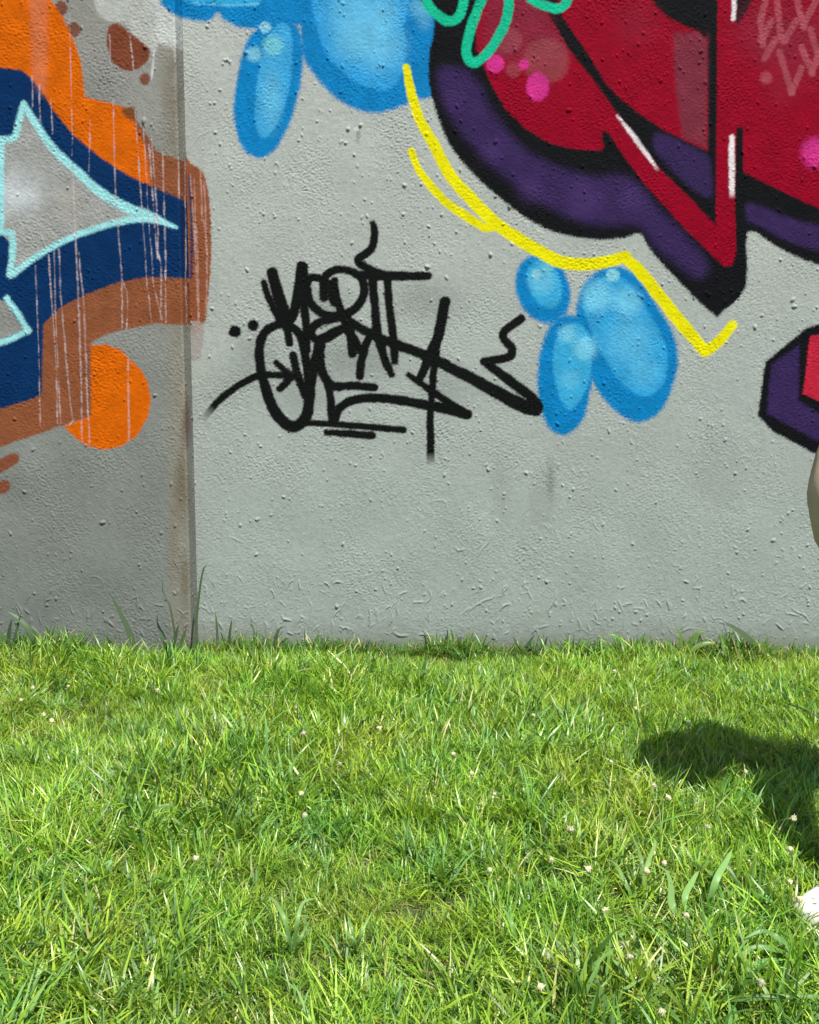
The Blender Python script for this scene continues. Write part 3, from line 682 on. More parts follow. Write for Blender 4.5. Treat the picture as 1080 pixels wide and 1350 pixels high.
for i in range(7): kinds.append(proto(f'tuft_a{i:02d}', 100 + i, 105, .085, (.06, .15), (.0040, .0076), (.5, .35), (6, 4, 1.4, 2.6, .45, .12), stray=.12))
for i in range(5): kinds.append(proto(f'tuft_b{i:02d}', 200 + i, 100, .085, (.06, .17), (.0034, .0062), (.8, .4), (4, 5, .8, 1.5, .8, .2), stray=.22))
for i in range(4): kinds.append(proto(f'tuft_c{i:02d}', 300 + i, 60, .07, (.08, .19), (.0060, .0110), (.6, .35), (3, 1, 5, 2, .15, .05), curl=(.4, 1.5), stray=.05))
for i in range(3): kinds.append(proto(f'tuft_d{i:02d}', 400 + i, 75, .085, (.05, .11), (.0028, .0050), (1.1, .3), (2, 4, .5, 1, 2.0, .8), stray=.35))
for i in range(4): kinds.append(proto(f'tuft_e{i:02d}', 500 + i, 34, .07, (.06, .21), (.005, .012), (.7, .45), (0, 0, 0, 1, .08, .10), curl=(.4, 1.9), stray=.12, dim=1.15))  # wall-foot tufts: the shaded band is put into their darker blade colour
for k, o in enumerate(kinds): o.name = f'{k:02d}_' + o.name; tufts.objects.link(o)

def nfield(x, y, s, seed):
    r = random.Random(seed); v = np.zeros_like(x)
    for k in range(6):
        a = r.uniform(0, 6.28); f = s * r.uniform(.6, 1.7)
        v += np.sin((x * math.cos(a) + y * math.sin(a)) * f + r.uniform(0, 6.28))
    return v / 6 ** .5 / .7
def wall_y(x): return np.where(x > CX, WY, WY - PROUD + (CX - x) * math.tan(A))
# jittered grid of tufts
sp = .064
gxv, gyv = np.meshgrid(np.arange(-4.2, 4.2, sp), np.arange(.9, 5.6, sp))
X = gxv.ravel() + rng.uniform(-.05, .05, gxv.size); Y = gyv.ravel() + rng.uniform(-.05, .05, gxv.size)
ok = (np.abs(X) < .52 * Y + 1.5) & (Y < wall_y(X) - .24 + .05 * np.sin(X * 9) * np.sin(X * 23 + 1))
X, Y = X[ok], Y[ok]
coarse, strawy, dens = nfield(X, Y, 3.2, 1), nfield(X, Y, 4.5, 2), nfield(X, Y, 5.5, 3)
near = np.clip((3.6 - Y) / 1.6, 0, 1); back = np.clip((Y - 4.2) / 1.0, 0, 1)
u = rng.random(len(X))
kind = np.where(u < .62 - .3 * back - .12 * strawy, rng.integers(0, 7, len(X)), rng.integers(7, 12, len(X)))
kind = np.where(rng.random(len(X)) < np.clip(.12 + .16 * coarse + .30 * near, 0, .65), rng.integers(12, 16, len(X)), kind)
kind = np.where(rng.random(len(X)) < np.clip(.03 + .13 * strawy + .10 * back, 0, .5), rng.integers(16, 19, len(X)), kind)
keep = rng.random(len(X)) < np.clip(1.12 + .2 * dens, .7, 1)
X, Y, kind = X[keep], Y[keep], kind[keep]
lay = nfield(X, Y, 2.2, 5) * 2.6; tl = np.clip(.30 + .26 * nfield(X, Y, 3.0, 6), 0, .85)
rotx, roty = tl * np.sin(lay) + rng.normal(0, .08, len(X)), tl * np.cos(lay) + rng.normal(0, .08, len(X))
scl = np.clip(1.02 + .20 * nfield(X, Y, 4.6, 9) + rng.normal(0, .13, len(X)), .55, 1.55)
scl *= 1 - .22 * np.clip((Y - 4.75) / .25, 0, 1)
m_ = 640
ex_ = rng.uniform(-4.2, 4.2, m_); ey_ = wall_y(ex_) - rng.uniform(.03, .25, m_)
X, Y = np.append(X, ex_), np.append(Y, ey_); kind = np.append(kind, rng.integers(19, 23, m_))
rotx, roty = np.append(rotx, rng.normal(0, .15, m_)), np.append(roty, rng.normal(0, .15, m_))
scl = np.append(scl, np.clip(.86 + .22 * nfield(ex_, ey_ * 0, 9, 12) + rng.normal(0, .12, m_), .55, 1.3))
pts = np.stack([X, Y, gz(X, Y)], 1)
me = bpy.data.meshes.new('grass'); me.from_pydata(pts.tolist(), [], [])
def fattr(name, typ, arr, prop):
    a = me.attributes.new(name, typ, 'POINT'); a.data.foreach_set(prop, np.ascontiguousarray(arr).ravel())
fattr('rot', 'FLOAT_VECTOR', np.stack([rotx, roty, rng.uniform(0, 6.28, len(X))], 1).astype(np.float32), 'vector')
fattr('scl', 'FLOAT', scl.astype(np.float32), 'value'); fattr('pick', 'INT', kind.astype(np.int32), 'value')
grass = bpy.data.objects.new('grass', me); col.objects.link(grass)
tag(grass, 'uneven sunlit green lawn with straw and broad blades in front of the painted wall', 'grass', kind='stuff')
ng = bpy.data.node_groups.new('scatter', 'GeometryNodeTree')
ng.interface.new_socket('Geometry', in_out='INPUT', socket_type='NodeSocketGeometry'); ng.interface.new_socket('Geometry', in_out='OUTPUT', socket_type='NodeSocketGeometry')
gi, go = ng.nodes.new('NodeGroupInput'), ng.nodes.new('NodeGroupOutput')
iop = ng.nodes.new('GeometryNodeInstanceOnPoints'); ci = ng.nodes.new('GeometryNodeCollectionInfo')
ci.inputs['Collection'].default_value = tufts; ci.inputs['Separate Children'].default_value = True; ci.inputs['Reset Children'].default_value = True
def named(t, n):
    a = ng.nodes.new('GeometryNodeInputNamedAttribute'); a.data_type = t; a.inputs['Name'].default_value = n
    return [o for o in a.outputs if o.enabled and o.name == 'Attribute'][0]
iop.inputs['Pick Instance'].default_value = True
ng.links.new(gi.outputs[0], iop.inputs['Points']); ng.links.new(ci.outputs[0], iop.inputs['Instance'])
ng.links.new(named('INT', 'pick'), iop.inputs['Instance Index'])
ng.links.new(named('FLOAT_VECTOR', 'rot'), iop.inputs['Rotation']); ng.links.new(named('FLOAT', 'scl'), iop.inputs['Scale'])
ng.links.new(iop.outputs[0], go.inputs[0])
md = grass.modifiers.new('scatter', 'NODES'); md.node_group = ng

# ------------------------------------------------------------------ weeds with leaves one can point at
W_PALE = leaf_mat('weed_leaf_pale', .45, .35, 1, False, (.17, .31, .09))
W_DARK = leaf_mat('weed_leaf_dark', .5, .25, 1, False, (.05, .085, .035))  # shade at the wall foot is put into this dark leaf colour
W_MID = leaf_mat('weed_leaf_mid', .42, .38, 1, False, (.11, .22, .04))
def weed_leaf(pts3, w, mat, parent, name='leaf'):
    """a folded strap leaf through world points; V section, tapered"""
    P = catmull([tuple(p) for p in pts3], False, 5); n = len(P)
    Vs, Fs = [], []
    for i in range(n):
        t = i / (n - 1)
        tan = Vector(P[min(i + 1, n - 1)] - P[max(i - 1, 0)]).normalized()
        view = (Vector((0, 0, CAMH)) - Vector(P[i])).normalized()
        up = Vector((0.25, -.6, .75)).normalized()
        side = tan.cross(up).normalized()
        ww = w * .5 * max(.04, (0.45 + 1.9 * t) if t < .3 else (1.02 - .6 * (t - .3) ** 1.6 / .4 if t < .75 else (1 - t) / .25 * .72))
        q = Vector(P[i]); nrm = side.cross(tan).normalized()
        Vs += [q - side * ww + nrm * ww * .28, q - nrm * ww * .1, q + side * ww + nrm * ww * .28]
    for i in range(n - 1):
        k = i * 3; Fs += [(k, k + 1, k + 4, k + 3), (k + 1, k + 2, k + 5, k + 4)]
    pl = parent.location
    return mesh_obj(name, [v - pl for v in Vs], Fs, mat, parent)
def ground_at(px_, py_):
    p = on_z(px_, py_, 0)
    for _ in range(3): p = on_z(px_, py_, float(gz(p.x, p.y)))
    return p
def weed(label, root_px, leaves, mat, w, wall_near=None, group=None):
    """leaves: lists of (px, py, height above ground) the leaf passes through"""
    if wall_near is None: base = ground_at(*root_px)
    else:
        base = on_y(root_px[0], root_px[1], wall_near); base.z = float(gz(base.x, base.y))
    e = empty('weed', base); tag(e, label, 'weed', group)
    for lf in leaves:
        pts = [base + Vector((random.uniform(-.006, .006), random.uniform(-.006, .006), -.01))]
        for q in lf:
            if wall_near is None: pts.append(on_z(q[0], q[1], base.z + q[2] + .03))
            else: pts.append(on_y(q[0], q[1], wall_near - (q[2] if len(q) > 2 else 0)))
        weed_leaf(pts, w * random.uniform(.85, 1.15), mat, e)
    return e
weed('broad pale green grass leaves standing up right of centre, its tip pointing up right', (925, 1215), [[(942, 1165, .09), (958, 1135, .12), (966, 1119, .135)], [(902, 1190, .06), (914, 1160, .09), (922, 1148, .1)], [(888, 1200, .05), (884, 1165, .08), (876, 1140, .1)]], W_PALE, .021)
weed('pale bluish grass clump with a drooping tip left of the broad upright leaves', (845, 1195), [[(846, 1140, .09), (838, 1112, .11), (832, 1100, .115)], [(850, 1150, .07), (864, 1110, .11), (850, 1106, .1)], [(826, 1168, .05), (812, 1140, .08), (798, 1132, .07)]], W_PALE, .013)
weed('long dark green blade lying level near the lower right corner', (900, 1322), [[(960, 1318, .055), (1010, 1315, .08), (1070, 1314, .08), (1110, 1317, .07)]], W_MID, .014)
weed('fan of pale broad leaves sloping left just under the white shoe', (1062, 1262), [[(1030, 1240, .06), (1005, 1228, .07), (980, 1238, .06)], [(1020, 1252, .05), (990, 1250, .06), (960, 1275, .04)], [(1010, 1268, .04), (985, 1280, .04), (965, 1292, .03)], [(1075, 1245, .05), (1100, 1240, .06)]], W_PALE, .014)
weed('grey green strap leaf curving down to the right in the lower middle right', (798, 1248), [[(806, 1262, .06), (826, 1284, .05), (850, 1300, .03)], [(815, 1236, .06), (826, 1228, .07)]], W_PALE, .014)
weed('narrow pale blade slanting down right of the bottom centre', (690, 1255), [[(676, 1222, .07), (668, 1205, .08), (662, 1196, .085)], [(705, 1250, .05), (722, 1262, .04)]], W_PALE, .012)
weed('clump of bluish blades spread open in the lower left third', (385, 1262), [[(376, 1215, .09), (362, 1188, .11), (352, 1182, .11)], [(392, 1215, .09), (400, 1190, .11), (418, 1184, .1)], [(380, 1240, .06), (366, 1225, .08)], [(395, 1240, .07), (410, 1210, .09)]], W_PALE, .011)
weed('fine upright pale clump near the lower centre', (470, 1262), [[(465, 1230, .07), (458, 1206, .09)], [(476, 1232, .07), (492, 1200, .1)], [(468, 1240, .06), (450, 1228, .07)]], W_PALE, .009)
weed('small clump with one arched leaf above the lower left corner', (135, 1170), [[(140, 1150, .05), (146, 1135, .08), (128, 1146, .06)], [(120, 1150, .05), (108, 1140, .06)]], W_PALE, .011)
weed('pair of long pale leaves arching right in the middle left of the lawn', (175, 1090), [[(200, 1068, .08), (225, 1062, .09), (248, 1078, .07)], [(205, 1085, .05), (225, 1080, .06), (245, 1090, .04)]], W_MID, .011)
weed('tuft of taller green blades in the lawn below the orange disc', (185, 985), [[(188, 960, .07), (194, 940, .1)], [(180, 955, .08), (172, 944, .1)], [(195, 965, .06), (208, 950, .08)]], W_MID, .01)
# along the foot of the wall
WN = 5.06; WR = 5.24
weed('thick dark curved leaf leaning on the wall at the left edge', (48, 862), [[(40, 835), (26, 818), (10, 806)]], W_DARK, .045, WN + .05)
weed('dark upright leaves at the far left edge of the wall foot', (10, 862), [[(12, 835), (16, 815)], [(4, 840), (-4, 825)], [(20, 840), (28, 806)]], W_DARK, .022, WN + .05)
weed('pointed dark leaf rising at a slant left of the corner strip', (182, 862), [[(172, 838), (158, 808), (144, 780)]], W_DARK, .034, WN + .02)
weed('thin bent dark stalk in front of the beige corner strip', (232, 862), [[(230, 835), (224, 800), (215, 780), (214, 760)]], W_DARK, .010, WN + .02)
weed('dark clump of short leaves at the foot of the corner strip', (224, 866), [[(216, 845), (208, 828)], [(230, 845), (236, 822)], [(240, 845), (246, 826)], [(222, 850), (212, 842)]], W_DARK, .024, WN)
weed('tallest blade against the wall, bent at its tip beside the corner', (258, 866), [[(259, 820), (263, 780), (268, 752), (275, 742)]], W_DARK, .016, WN + .02)
weed('upright dark blade just right of the tallest blade', (286, 866), [[(286, 830), (284, 806)]], W_DARK, .014, WR)
weed('short tilted blade among low stalks right of the corner', (300, 866), [[(303, 835), (306, 815)], [(334, 846), (329, 811)]], W_DARK, .014, WR)
weed('low hooked leaves under the arrow of the black tag', (358, 866), [[(362, 848), (368, 830), (380, 826)], [(372, 852), (378, 840)], [(350, 852), (344, 842)]], W_DARK, .02, WR)
weed('dark stubby dock leaf at the wall foot below the word ending', (432, 868), [[(428, 852), (424, 840)], [(436, 850), (444, 846)], [(448, 856), (458, 850)]], W_DARK, .035, WR)
weed('tangle of dark leaves at the wall foot under the narrow blue bubble', (690, 872), [[(682, 852), (676, 838)], [(696, 850), (706, 836)], [(714, 856), (722, 838)], [(700, 856), (690, 848)]], W_DARK, .022, WR)
weed('curling leaves at the wall foot right of the blue bubbles', (830, 878), [[(822, 850), (810, 838), (796, 842)], [(836, 856), (852, 862), (862, 872)], [(842, 850), (850, 838)]], W_MID, .03, WR - .04)
weed('bushy green tuft of broad leaves against the wall below the yellow hook', (905, 886), [[(900, 855), (896, 836), (890, 826)], [(908, 852), (920, 836), (930, 832)], [(914, 856), (934, 848), (950, 852)], [(896, 862), (882, 850), (872, 842)], [(906, 860), (902, 840)]], W_MID, .032, WR - .06)
weed('large flat grey green leaf slanting across the wall foot near the right edge', (1018, 876), [[(1000, 858), (978, 836), (952, 818)]], W_DARK, .062, WR - .02)
weed('thin dark stalk pointing right beside the large flat leaf', (1034, 880), [[(1046, 864), (1064, 852)], [(1012, 862), (1004, 852)]], W_DARK, .014, WR)
weed('small leaf pair against the wall below the wide blue bubble', (760, 872), [[(768, 850), (778, 842)], [(752, 852), (742, 844)]], W_MID, .022, WR)

# ------------------------------------------------------------------ whitish sedge heads
HEADM = leaf_mat('sedge_head', .7, .3, 1, False, (.52, .50, .32))
STEM = leaf_mat('sedge_stem', .5, .3, 1, False, (.13, .20, .05))
STEMD = leaf_mat('dry_stem', .6, .1, 1, False, (.10, .085, .05))
def tube(pts, r0, r1, n=5):
    P = [Vector(p) for p in pts]; Vs, Fs = [], []
    for i, p in enumerate(P):
        d = (P[min(i + 1, len(P) - 1)] - P[max(0, i - 1)]).normalized()
        a = d.cross(Vector((.31, .95, .1))).normalized(); c = d.cross(a)
        r_ = r0 + (r1 - r0) * i / (len(P) - 1)
        for k in range(n):
            t = k / n * 2 * math.pi; Vs.append(p + (a * math.cos(t) + c * math.sin(t)) * r_)
    for i in range(len(P) - 1):
        for k in range(n): Fs.append((i * n + k, i * n + (k + 1) % n, (i + 1) * n + (k + 1) % n, (i + 1) * n + k))
    Fs.append(tuple(range(n))[::-1]); Fs.append(tuple((len(P) - 1) * n + k for k in range(n)))
    return Vs, Fs
def head_mesh(seed):
    bm = bmesh.new(); r = random.Random(seed)
    bmesh.ops.create_icosphere(bm, subdivisions=2, radius=.0055)
    for v in bm.verts:
        v.co *= r.uniform(.78, 1.28); v.co.z *= .95
    for _ in range(9):                              # bristly spikelets round the ball
        d = Vector((r.gauss(0, 1), r.gauss(0, 1), r.gauss(.3, 1))).normalized()
        s_ = d.orthogonal().normalized() * .0012
        a = bm.verts.new(d * .004 + s_); c = bm.verts.new(d * .004 - s_); e = bm.verts.new(d * r.uniform(.0085, .012))
        bm.faces.new((a, c, e))
    me = bpy.data.meshes.new('head'); bm.to_mesh(me); bm.free(); me.materials.append(HEADM)
    return me
HM = [head_mesh(k) for k in range(6)]
def sedge(px_, py_, hz, s, label, dark=False):
    p0 = ground_at(px_, py_)
    top = on_z(px_, py_, p0.z + hz); r = random.Random(px_ * 7 + py_)
    lean = Vector((r.uniform(-.03, .03), r.uniform(-.02, .02), 0))
    base = Vector((top.x, top.y, 0)) + lean; base.z = float(gz(base.x, base.y))
    e = empty('sedge_flower', base); tag(e, label, 'flower', 'whitish sedge flowers in the lawn')
    tl_ = top - base
    Vs, Fs = tube([Vector((0, 0, -.01)), Vector((tl_.x * .25, tl_.y * .25, tl_.z * .5)), tl_], .0013, .0009)
    mesh_obj('stem', Vs, Fs, STEMD if dark else STEM, e)
    h = bpy.data.objects.new('head', r.choice(HM)); col.objects.link(h); h.parent = e; h.location = tl_; h.scale = (s,) * 3; h.rotation_euler = (r.uniform(-.4, .4), r.uniform(-.4, .4), r.uniform(0, 6))
    for k in range(3):
        Vb, Fb, Cb = [], [], []
        blade(Vb, Fb, Cb, tl_, r.uniform(0, 6.28), r.uniform(.025, .06), .0026, r.uniform(1.0, 1.7), .5, (1, 1, 1), 4)
        mesh_obj('bract', Vb, Fb, STEM, e)
FL = [(28, 923, 'second white head from the left edge, just under the top of the lawn'), (58, 942, 'upper of two close white heads near the left edge'), (68, 950, 'lower of two close white heads near the left edge'),
      (90, 905, 'white head under the brown corner of the left wall, close to the wall'), (43, 907, 'white head nearest the wall at the far left'), (208, 910, 'starry white head in front of the beige corner strip'),
      (390, 933, 'white head under the left side of the black tag'), (400, 967, 'white head below the first one under the black tag'), (448, 1007, 'bright white head left of the lawn centre'),
      (500, 960, 'white head straight below the middle of the black tag'), (397, 1047, 'pale head in the left middle lawn, above another'), (402, 1075, 'pale brownish head lowest in the left middle lawn'),
      (622, 1020, 'small bright head right of the lawn centre'), (652, 1047, 'small pale head a little below right of the lawn centre'), (703, 943, 'pale head below the narrow blue bubble'),
      (598, 995, 'tiny head near the lawn centre'), (862, 1036, 'white head at the left tip of the shadow'), (881, 1052, 'white head under the left tip of the shadow with bent stalks'),
      (933, 1090, 'white head just in front of the shadow with a wiry side stalk'), (1047, 1079, 'white head standing out against the dark shadow at the right'), (752, 1093, 'white head left of the pale bluish clump, upper'),
      (727, 1134, 'buff head left of the pale bluish clump, lower'), (776, 1146, 'small pale head touching the pale bluish clump'), (852, 1148, 'greenish white head on the pale bluish clump'),
      (876, 1138, 'pale head between the bluish clump and the broad leaves'), (797, 1200, 'white head below the pale bluish clump'), (905, 1207, 'large buff head at the base of the broad upright leaves'),
      (824, 1246, 'upper of two buff heads above the curved strap leaf'), (831, 1261, 'lower of two buff heads above the curved strap leaf'), (724, 1260, 'pale head at the lower middle, beside a narrow slanting blade'),
      (1042, 1163, 'bright head above and left of the white shoe'), (1054, 1186, 'cream head directly above the white shoe toe'), (1004, 1296, 'buff head above the long level blade at the lower right'),
      (872, 1334, 'large white head at the bottom edge right of centre'), (983, 1017, 'dull head inside the shadow'), (838, 934, 'starry head near the top of the lawn, left of the shadow'),
      (810, 885, 'buff head close to the wall below the wide blue bubble'), (1042, 1120, 'dry head at the lower edge of the shadow'), (646, 1147, 'white head alone in the lower centre'),
      (713, 1302, 'pale head near the bottom, right of centre'), (258, 1132, 'starry head alone in the lower left lawn')]
for k, (fx, fy, lb) in enumerate(FL):
    near_ = (fy - 850) / 500
    sedge(fx, fy, .115 + .03 * random.random(), 1.35 + .1 * near_ + random.uniform(-.2, .3), lb)
sedge(908, 955, .17, 1.7, 'tall grey head on a dark stalk just above the shadow', True)
# twigs
for (a, c, lb) in (((288, 874), (310, 887), 'short dark twig lying near the wall right of the corner'), ((1040, 928), (1085, 948), 'dark twig at the right edge above the shadow'), ((494, 885), (480, 903), 'thin dark twig below the middle of the black tag')):
    p, q = on_z(a[0], a[1], .07), on_z(c[0], c[1], .055)
    e = mesh_obj('twig', *tube([p, (p + q) / 2 + Vector((.004, 0, .006)), q], .0035, .002), STEMD); tag(e, lb, 'twig')

#PERSON#
# ------------------------------------------------------------------ person at the right edge, arms folded, front foot turned out
SKIN = plain('skin', (.46, .27, .18), .5, .08, 30, .25, 400)
SHIRT = plain('taupe_cloth', (.46, .335, .22), .9, .12, 14, .5, 500)
JEANS = plain('dark_cloth', (.05, .06, .09), .9, .15, 20, .5, 600)
WHITE = plain('white_leather', (.62, .58, .56), .5, .08, 40, .3, 200)
SOLE = plain('rubber', (.70, .68, .66), .7, .06, 30)
HAIR = plain('hair', (.03, .018, .012), .5, .3, 120, .8, 300)
DARK = plain('dark_detail', (.02, .015, .012), .4, .1)
LIP = plain('lips', (.40, .15, .13), .45, .05)
EYEW = plain('eye_white', (.75, .73, .70), .2, .03)
ORIGIN = Vector((1.5, 2.8, float(gz(1.5, 2.8))))
G0 = ORIGIN.z
person = empty('person', ORIGIN)
tag(person, 'person at the right edge with folded arms, loose taupe shirt and white shoes', 'person')
def lean_x(x, z):                                # the trunk leans out of the picture
    return (.03 + .14 * min(1, (z - .6) / .95)) if x > 1.46 and z > .6 else 0
def skinned(name, pts, edges, mat, root=0, sub=2):
    """pts: (x, y, z, rx, ry) joints; the Skin modifier grows one continuous tapering surface"""
    pts = [(p[0] + lean_x(p[0], p[2]), p[1] + lean_x(p[0], p[2]) * .8, *p[2:]) for p in pts]
    me = bpy.data.meshes.new(name)
    me.from_pydata([(p[0] - ORIGIN.x, p[1] - ORIGIN.y, p[2]) for p in pts], edges, [])
    o = bpy.data.objects.new(name, me); col.objects.link(o); o.parent = person
    m = o.modifiers.new('skin', 'SKIN'); m.use_smooth_shade = True
    sv = me.skin_vertices[0].data if me.skin_vertices else None
    if sv is None:
        bpy.context.view_layer.update()
        bm = bmesh.new(); bm.from_mesh(me); bm.verts.layers.skin.verify(); bm.to_mesh(me); bm.free()
        sv = me.skin_vertices[0].data
    roots = root if isinstance(root, (list, tuple)) else [root]
    for i, p in enumerate(pts):
        sv[i].radius = (p[3], p[4] if len(p) > 4 else p[3]); sv[i].use_root = i in roots
    s = o.modifiers.new('sub', 'SUBSURF'); s.levels = sub; s.render_levels = sub
    me.materials.append(mat)
    return o
def chain(pts, edges, new, attach=None):
    k0 = len(pts); pts += new
    if attach is not None: edges.append((attach, k0))
    edges += [(k0 + i, k0 + i + 1) for i in range(len(new) - 1)]
    return k0
RS, RE, RW = (1.475, 2.985, 1.385), (1.275, 2.845, 1.12), (1.485, 2.835, 1.005)
LS, LE, LW = (1.835, 2.87, 1.385), (1.90, 2.85, 1.10), (1.90, 2.77, .87)
RA, LA = (1.245, 2.53, .10), (1.86, 3.06, .10)
P, E = [(1.655, 2.93, .91, .135, .10)], []
a = chain(P, E, [(1.655, 2.93, 1.07, .120, .09), (1.655, 2.932, 1.25, .145, .10), (1.655, 2.935, 1.36, .10, .08), (1.655, 2.93, 1.45, .055, .055), (1.65, 2.92, 1.51, .055, .055), (1.645, 2.905, 1.59, .077, .09), (1.645, 2.905, 1.66, .07, .082), (1.645, 2.91, 1.71, .04, .05)], 0)
chest = a + 2
chain(P, E, [(*RS, .055), (1.37, 2.91, 1.25, .047), (*RE, .040), (1.38, 2.835, 1.06, .038), (*RW, .027), (1.525, 2.825, .975, .030, .018), (1.545, 2.82, .96, .030, .014)], chest)
chain(P, E, [(*LS, .055), (1.875, 2.86, 1.24, .047), (*LE, .038), (1.905, 2.81, .98, .036), (*LW, .026), (1.895, 2.755, .82, .018, .032), (1.893, 2.745, .785, .014, .032)], chest)
chain(P, E, [(1.565, 2.92, .86, .095), (1.46, 2.80, .67, .078), (1.36, 2.67, .49, .058), (1.30, 2.60, .30, .055), (*RA, .036), (1.20, 2.505, .05, .03)], 0)
chain(P, E, [(1.745, 2.93, .86, .095), (1.79, 2.94, .67, .078), (1.82, 2.95, .49, .058), (1.845, 3.00, .31, .055), (*LA, .036), (1.84, 3.02, .05, .03)], 0)
roots = [0]
def finger(joints, r0):
    k = len(P); roots.append(k); n = len(joints)
    for i, j in enumerate(joints): P.append((*j, r0 * (1 - .28 * i / (n - 1))))
    E.extend((k + i, k + i + 1) for i in range(n - 1))
for i, L in enumerate((.94, 1.0, .97, .8)):        # right hand rests on the hip, fingers forward
    z = .985 - i * .018
    finger([(1.54, 2.818, z), (1.56, 2.795, z - .004), (1.56 + .032 * L, 2.775, z - .008), (1.56 + .055 * L, 2.765, z - .012), (1.56 + .075 * L, 2.765, z - .016)], .0096)
finger([(1.52, 2.84, .985), (1.53, 2.865, 1.0), (1.545, 2.89, 1.01), (1.565, 2.905, 1.013)], .0108)
for i, L in enumerate((.94, 1.0, .97, .8)):        # left hand hangs, slightly curled
    y = 2.725 + i * .018
    finger([(1.893, y + .005, .80), (1.892, y, .765), (1.885, y, .765 - .032 * L), (1.874, y, .765 - .055 * L), (1.858, y, .765 - .070 * L)], .0096)
finger([(1.893, 2.73, .83), (1.887, 2.708, .80), (1.878, 2.698, .775), (1.868, 2.694, .755)], .0108)
body = skinned('body', P, E, SKIN, roots)
P, E = [(1.655, 2.93, .88, .20, .15)], []
a = chain(P, E, [(1.65, 2.93, 1.05, .185, .14), (1.65, 2.932, 1.22, .19, .145), (1.655, 2.935, 1.35, .15, .115), (1.655, 2.932, 1.435, .075, .07)], 0)
chain(P, E, [(1.48, 2.985, 1.365, .10), (1.375, 2.91, 1.30, .115), (1.312, 2.865, 1.20, .103), (1.301, 2.852, 1.08, .103), (1.335, 2.842, .98, .098), (1.40, 2.838, .94, .08)], a + 2)
chain(P, E, [(1.83, 2.87, 1.375, .085), (1.875, 2.86, 1.24, .078), (1.90, 2.85, 1.12, .072), (1.905, 2.82, 1.02, .068)], a + 2)
chain(P, E, [(1.50, 2.90, 1.13, .13), (1.43, 2.885, 1.12, .11), (1.385, 2.875, 1.11, .085)], 1)  # unseen cloth between arm and trunk, added to fill the gap in the cast shadow
shirt = skinned('shirt', P, E, SHIRT, 0)
for o, st, sc in ((shirt, .016, .10),):            # soft folds in the cloth
    tx = bpy.data.textures.new('folds', 'CLOUDS'); tx.noise_scale = sc
    dm = o.modifiers.new('folds', 'DISPLACE'); dm.texture = tx; dm.strength = st; dm.mid_level = .5; dm.texture_coords = 'LOCAL'
P, E = [(1.655, 2.93, .93, .16, .125)], []
chain(P, E, [(1.565, 2.92, .85, .112), (1.465, 2.805, .67, .092), (1.365, 2.68, .49, .075), (1.308, 2.60, .30, .066), (1.262, 2.545, .15, .060)], 0)
chain(P, E, [(1.745, 2.93, .85, .112), (1.79, 2.94, .67, .092), (1.82, 2.95, .49, .075), (1.845, 3.00, .31, .066), (1.86, 3.055, .15, .060)], 0)
trousers = skinned('trousers', P, E, JEANS, 0)
# head details
HC = Vector((1.645 + lean_x(1.645, 1.59), 2.905 + .8 * lean_x(1.645, 1.59), 1.59)) - Vector((ORIGIN.x, ORIGIN.y, 0)); fw = Vector((-.35, -.937, 0)); rt = Vector((-.937, .35, 0)); UPV = Vector((0, 0, 1))
def ball(name, c, r, mat, parent, sc=(1, 1, 1)):
    bm = bmesh.new(); bmesh.ops.create_uvsphere(bm, u_segments=20, v_segments=12, radius=r)
    M3 = Matrix((rt, fw, UPV)).transposed()
    for v in bm.verts: v.co = M3 @ Vector((v.co.x * sc[0], v.co.y * sc[1], v.co.z * sc[2])) + c
    me = bpy.data.meshes.new(name); bm.to_mesh(me); bm.free(); me.materials.append(mat)
    me.polygons.foreach_set('use_smooth', [True] * len(me.polygons))
    o = bpy.data.objects.new(name, me); col.objects.link(o); o.parent = parent; return o
for s in (-1, 1):
    ball('eye', HC + fw * .078 + rt * .031 * s + UPV * .012, .0125, EYEW, person)
    ball('pupil', HC + fw * .0885 + rt * .031 * s + UPV * .012, .0045, DARK, person, (1, .6, 1))
    ball('eyebrow', HC + fw * .087 + rt * .032 * s + UPV * .034, .016, HAIR, person, (1, .25, .22))
    ball('ear', HC + rt * .076 * s + fw * -.005 + UPV * .0, .030, SKIN, person, (.35, .6, 1))
ball('nose', HC + fw * .094 + UPV * -.014, .021, SKIN, person, (.62, .75, 1.15))
ball('mouth', HC + fw * .084 + UPV * -.047, .024, LIP, person, (1, .35, .30))
bm = bmesh.new(); bmesh.ops.create_uvsphere(bm, u_segments=40, v_segments=28, radius=1.0)
for v in bm.verts:
    d = v.co.copy(); f = d.y
    r = .112
    if f > .25 and d.z < .35: r = .070                       # face left free
    wav = .004 * math.sin(d.x * 24 + d.z * 9) + .003 * math.sin(d.y * 31)
    q = Vector((d.x * (.098 if r > .1 else .05), d.y * r * 1.05, d.z * .125 + .02))
    if d.z < -.1 and f < .2: q.z = q.z * 1.9 - .02; q.y -= .01
    q *= 1 + wav * 6
    v.co = rt * q.x + fw * (q.y - .012) + UPV * q.z + HC
me = bpy.data.meshes.new('hair'); bm.to_mesh(me); bm.free(); me.materials.append(HAIR); me.polygons.foreach_set('use_smooth', [True] * len(me.polygons))
o = bpy.data.objects.new('hair', me); col.objects.link(o); o.parent = person
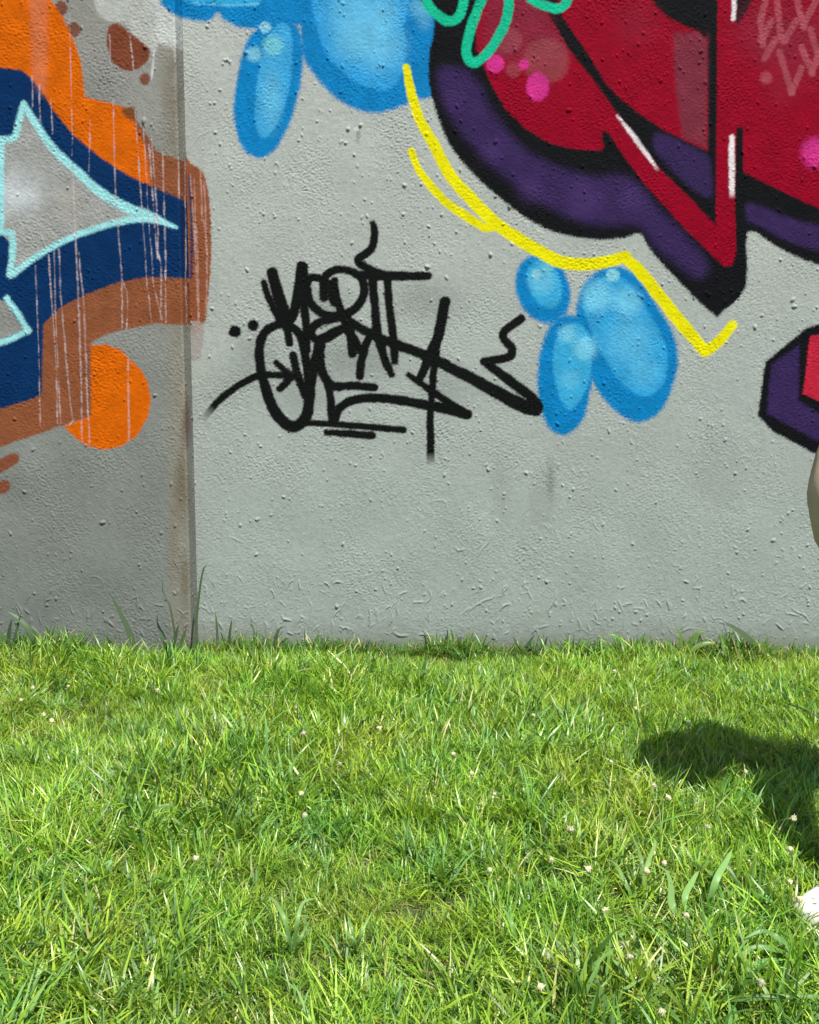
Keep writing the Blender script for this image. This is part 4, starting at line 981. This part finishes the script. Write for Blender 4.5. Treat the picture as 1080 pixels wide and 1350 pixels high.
# shoes, lofted from toe to heel
def shoe(toe, heel, label):
    gz0 = float(gz((toe[0] + heel[0]) / 2, (toe[1] + heel[1]) / 2)) + .012
    T, H = Vector((toe[0], toe[1], gz0)), Vector((heel[0], heel[1], gz0)); ax = (H - T); L = ax.length; ax.normalize(); sd_ = Vector((-ax.y, ax.x, 0))
    def loft(name, prof, mat, parent, sub=1):
        Vs, Fs = [], []; n = 16
        for (t, w, z0, z1) in prof:
            for k in range(n):
                a_ = k / n * 2 * math.pi; ca_, sa_ = math.cos(a_), math.sin(a_)
                e_ = .72
                x_ = w * math.copysign(abs(ca_) ** e_, ca_); z_ = (z0 + z1) / 2 + (z1 - z0) / 2 * math.copysign(abs(sa_) ** e_, sa_)
                Vs.append(T + ax * (t * L) + sd_ * x_ + UPV * z_ - ORIGIN)
        for i in range(len(prof) - 1):
            for k in range(n): Fs.append((i * n + k, i * n + (k + 1) % n, (i + 1) * n + (k + 1) % n, (i + 1) * n + k))
        Fs.append(tuple(range(n))[::-1]); Fs.append(tuple((len(prof) - 1) * n + k for k in range(n)))
        o_ = mesh_obj(name, Vs, Fs, mat, parent); m_ = o_.modifiers.new('sub', 'SUBSURF'); m_.levels = sub; m_.render_levels = sub
        return o_
    up = loft('shoe', [(.012, .014, .022, .036), (.03, .031, .018, .054), (.08, .043, .016, .068), (.18, .050, .016, .078), (.32, .050, .016, .086), (.46, .044, .016, .104), (.62, .040, .016, .122), (.78, .040, .016, .128), (.92, .037, .016, .122), (.985, .024, .02, .10)], WHITE, person, 2)
    if label: up['label'] = label
    loft('sole', [(-.008, .02, .0, .020), (.02, .037, -.004, .026), (.08, .049, -.006, .027), (.2, .055, -.006, .027), (.35, .053, -.006, .026), (.55, .046, -.006, .027), (.8, .044, -.006, .030), (.95, .038, -.004, .030), (1.0, .022, 0, .026)], SOLE, up)
    for t, z in ((.36, .098), (.43, .106), (.50, .114), (.57, .122)):
        c_ = T + ax * (t * L) - ORIGIN
        Vt, Ft = tube([c_ + sd_ * -.028 + UPV * (z - .012), c_ + UPV * (z + .003), c_ + sd_ * .028 + UPV * (z - .012)], .0035, .0035, 6)
        mesh_obj('lace', Vt, Ft, SOLE, up)
    Vt, Ft = tube([T + ax * (.13 * L) + sd_ * -.046 + UPV * .040 - ORIGIN, T + ax * (.17 * L) + sd_ * -.026 + UPV * .073 - ORIGIN, T + ax * (.18 * L) + UPV * .079 - ORIGIN, T + ax * (.17 * L) + sd_ * .026 + UPV * .073 - ORIGIN, T + ax * (.13 * L) + sd_ * .046 + UPV * .040 - ORIGIN], .0016, .0016, 5)
    mesh_obj('toe_seam', Vt, Ft, SOLE, up)
tp = ground_at(1053, 1232)
shoe((tp.x, tp.y), (tp.x + .255, tp.y + .125), 'white shoe whose toe shows in the grass')
shoe((1.725, 2.83), (1.875, 3.08), None)
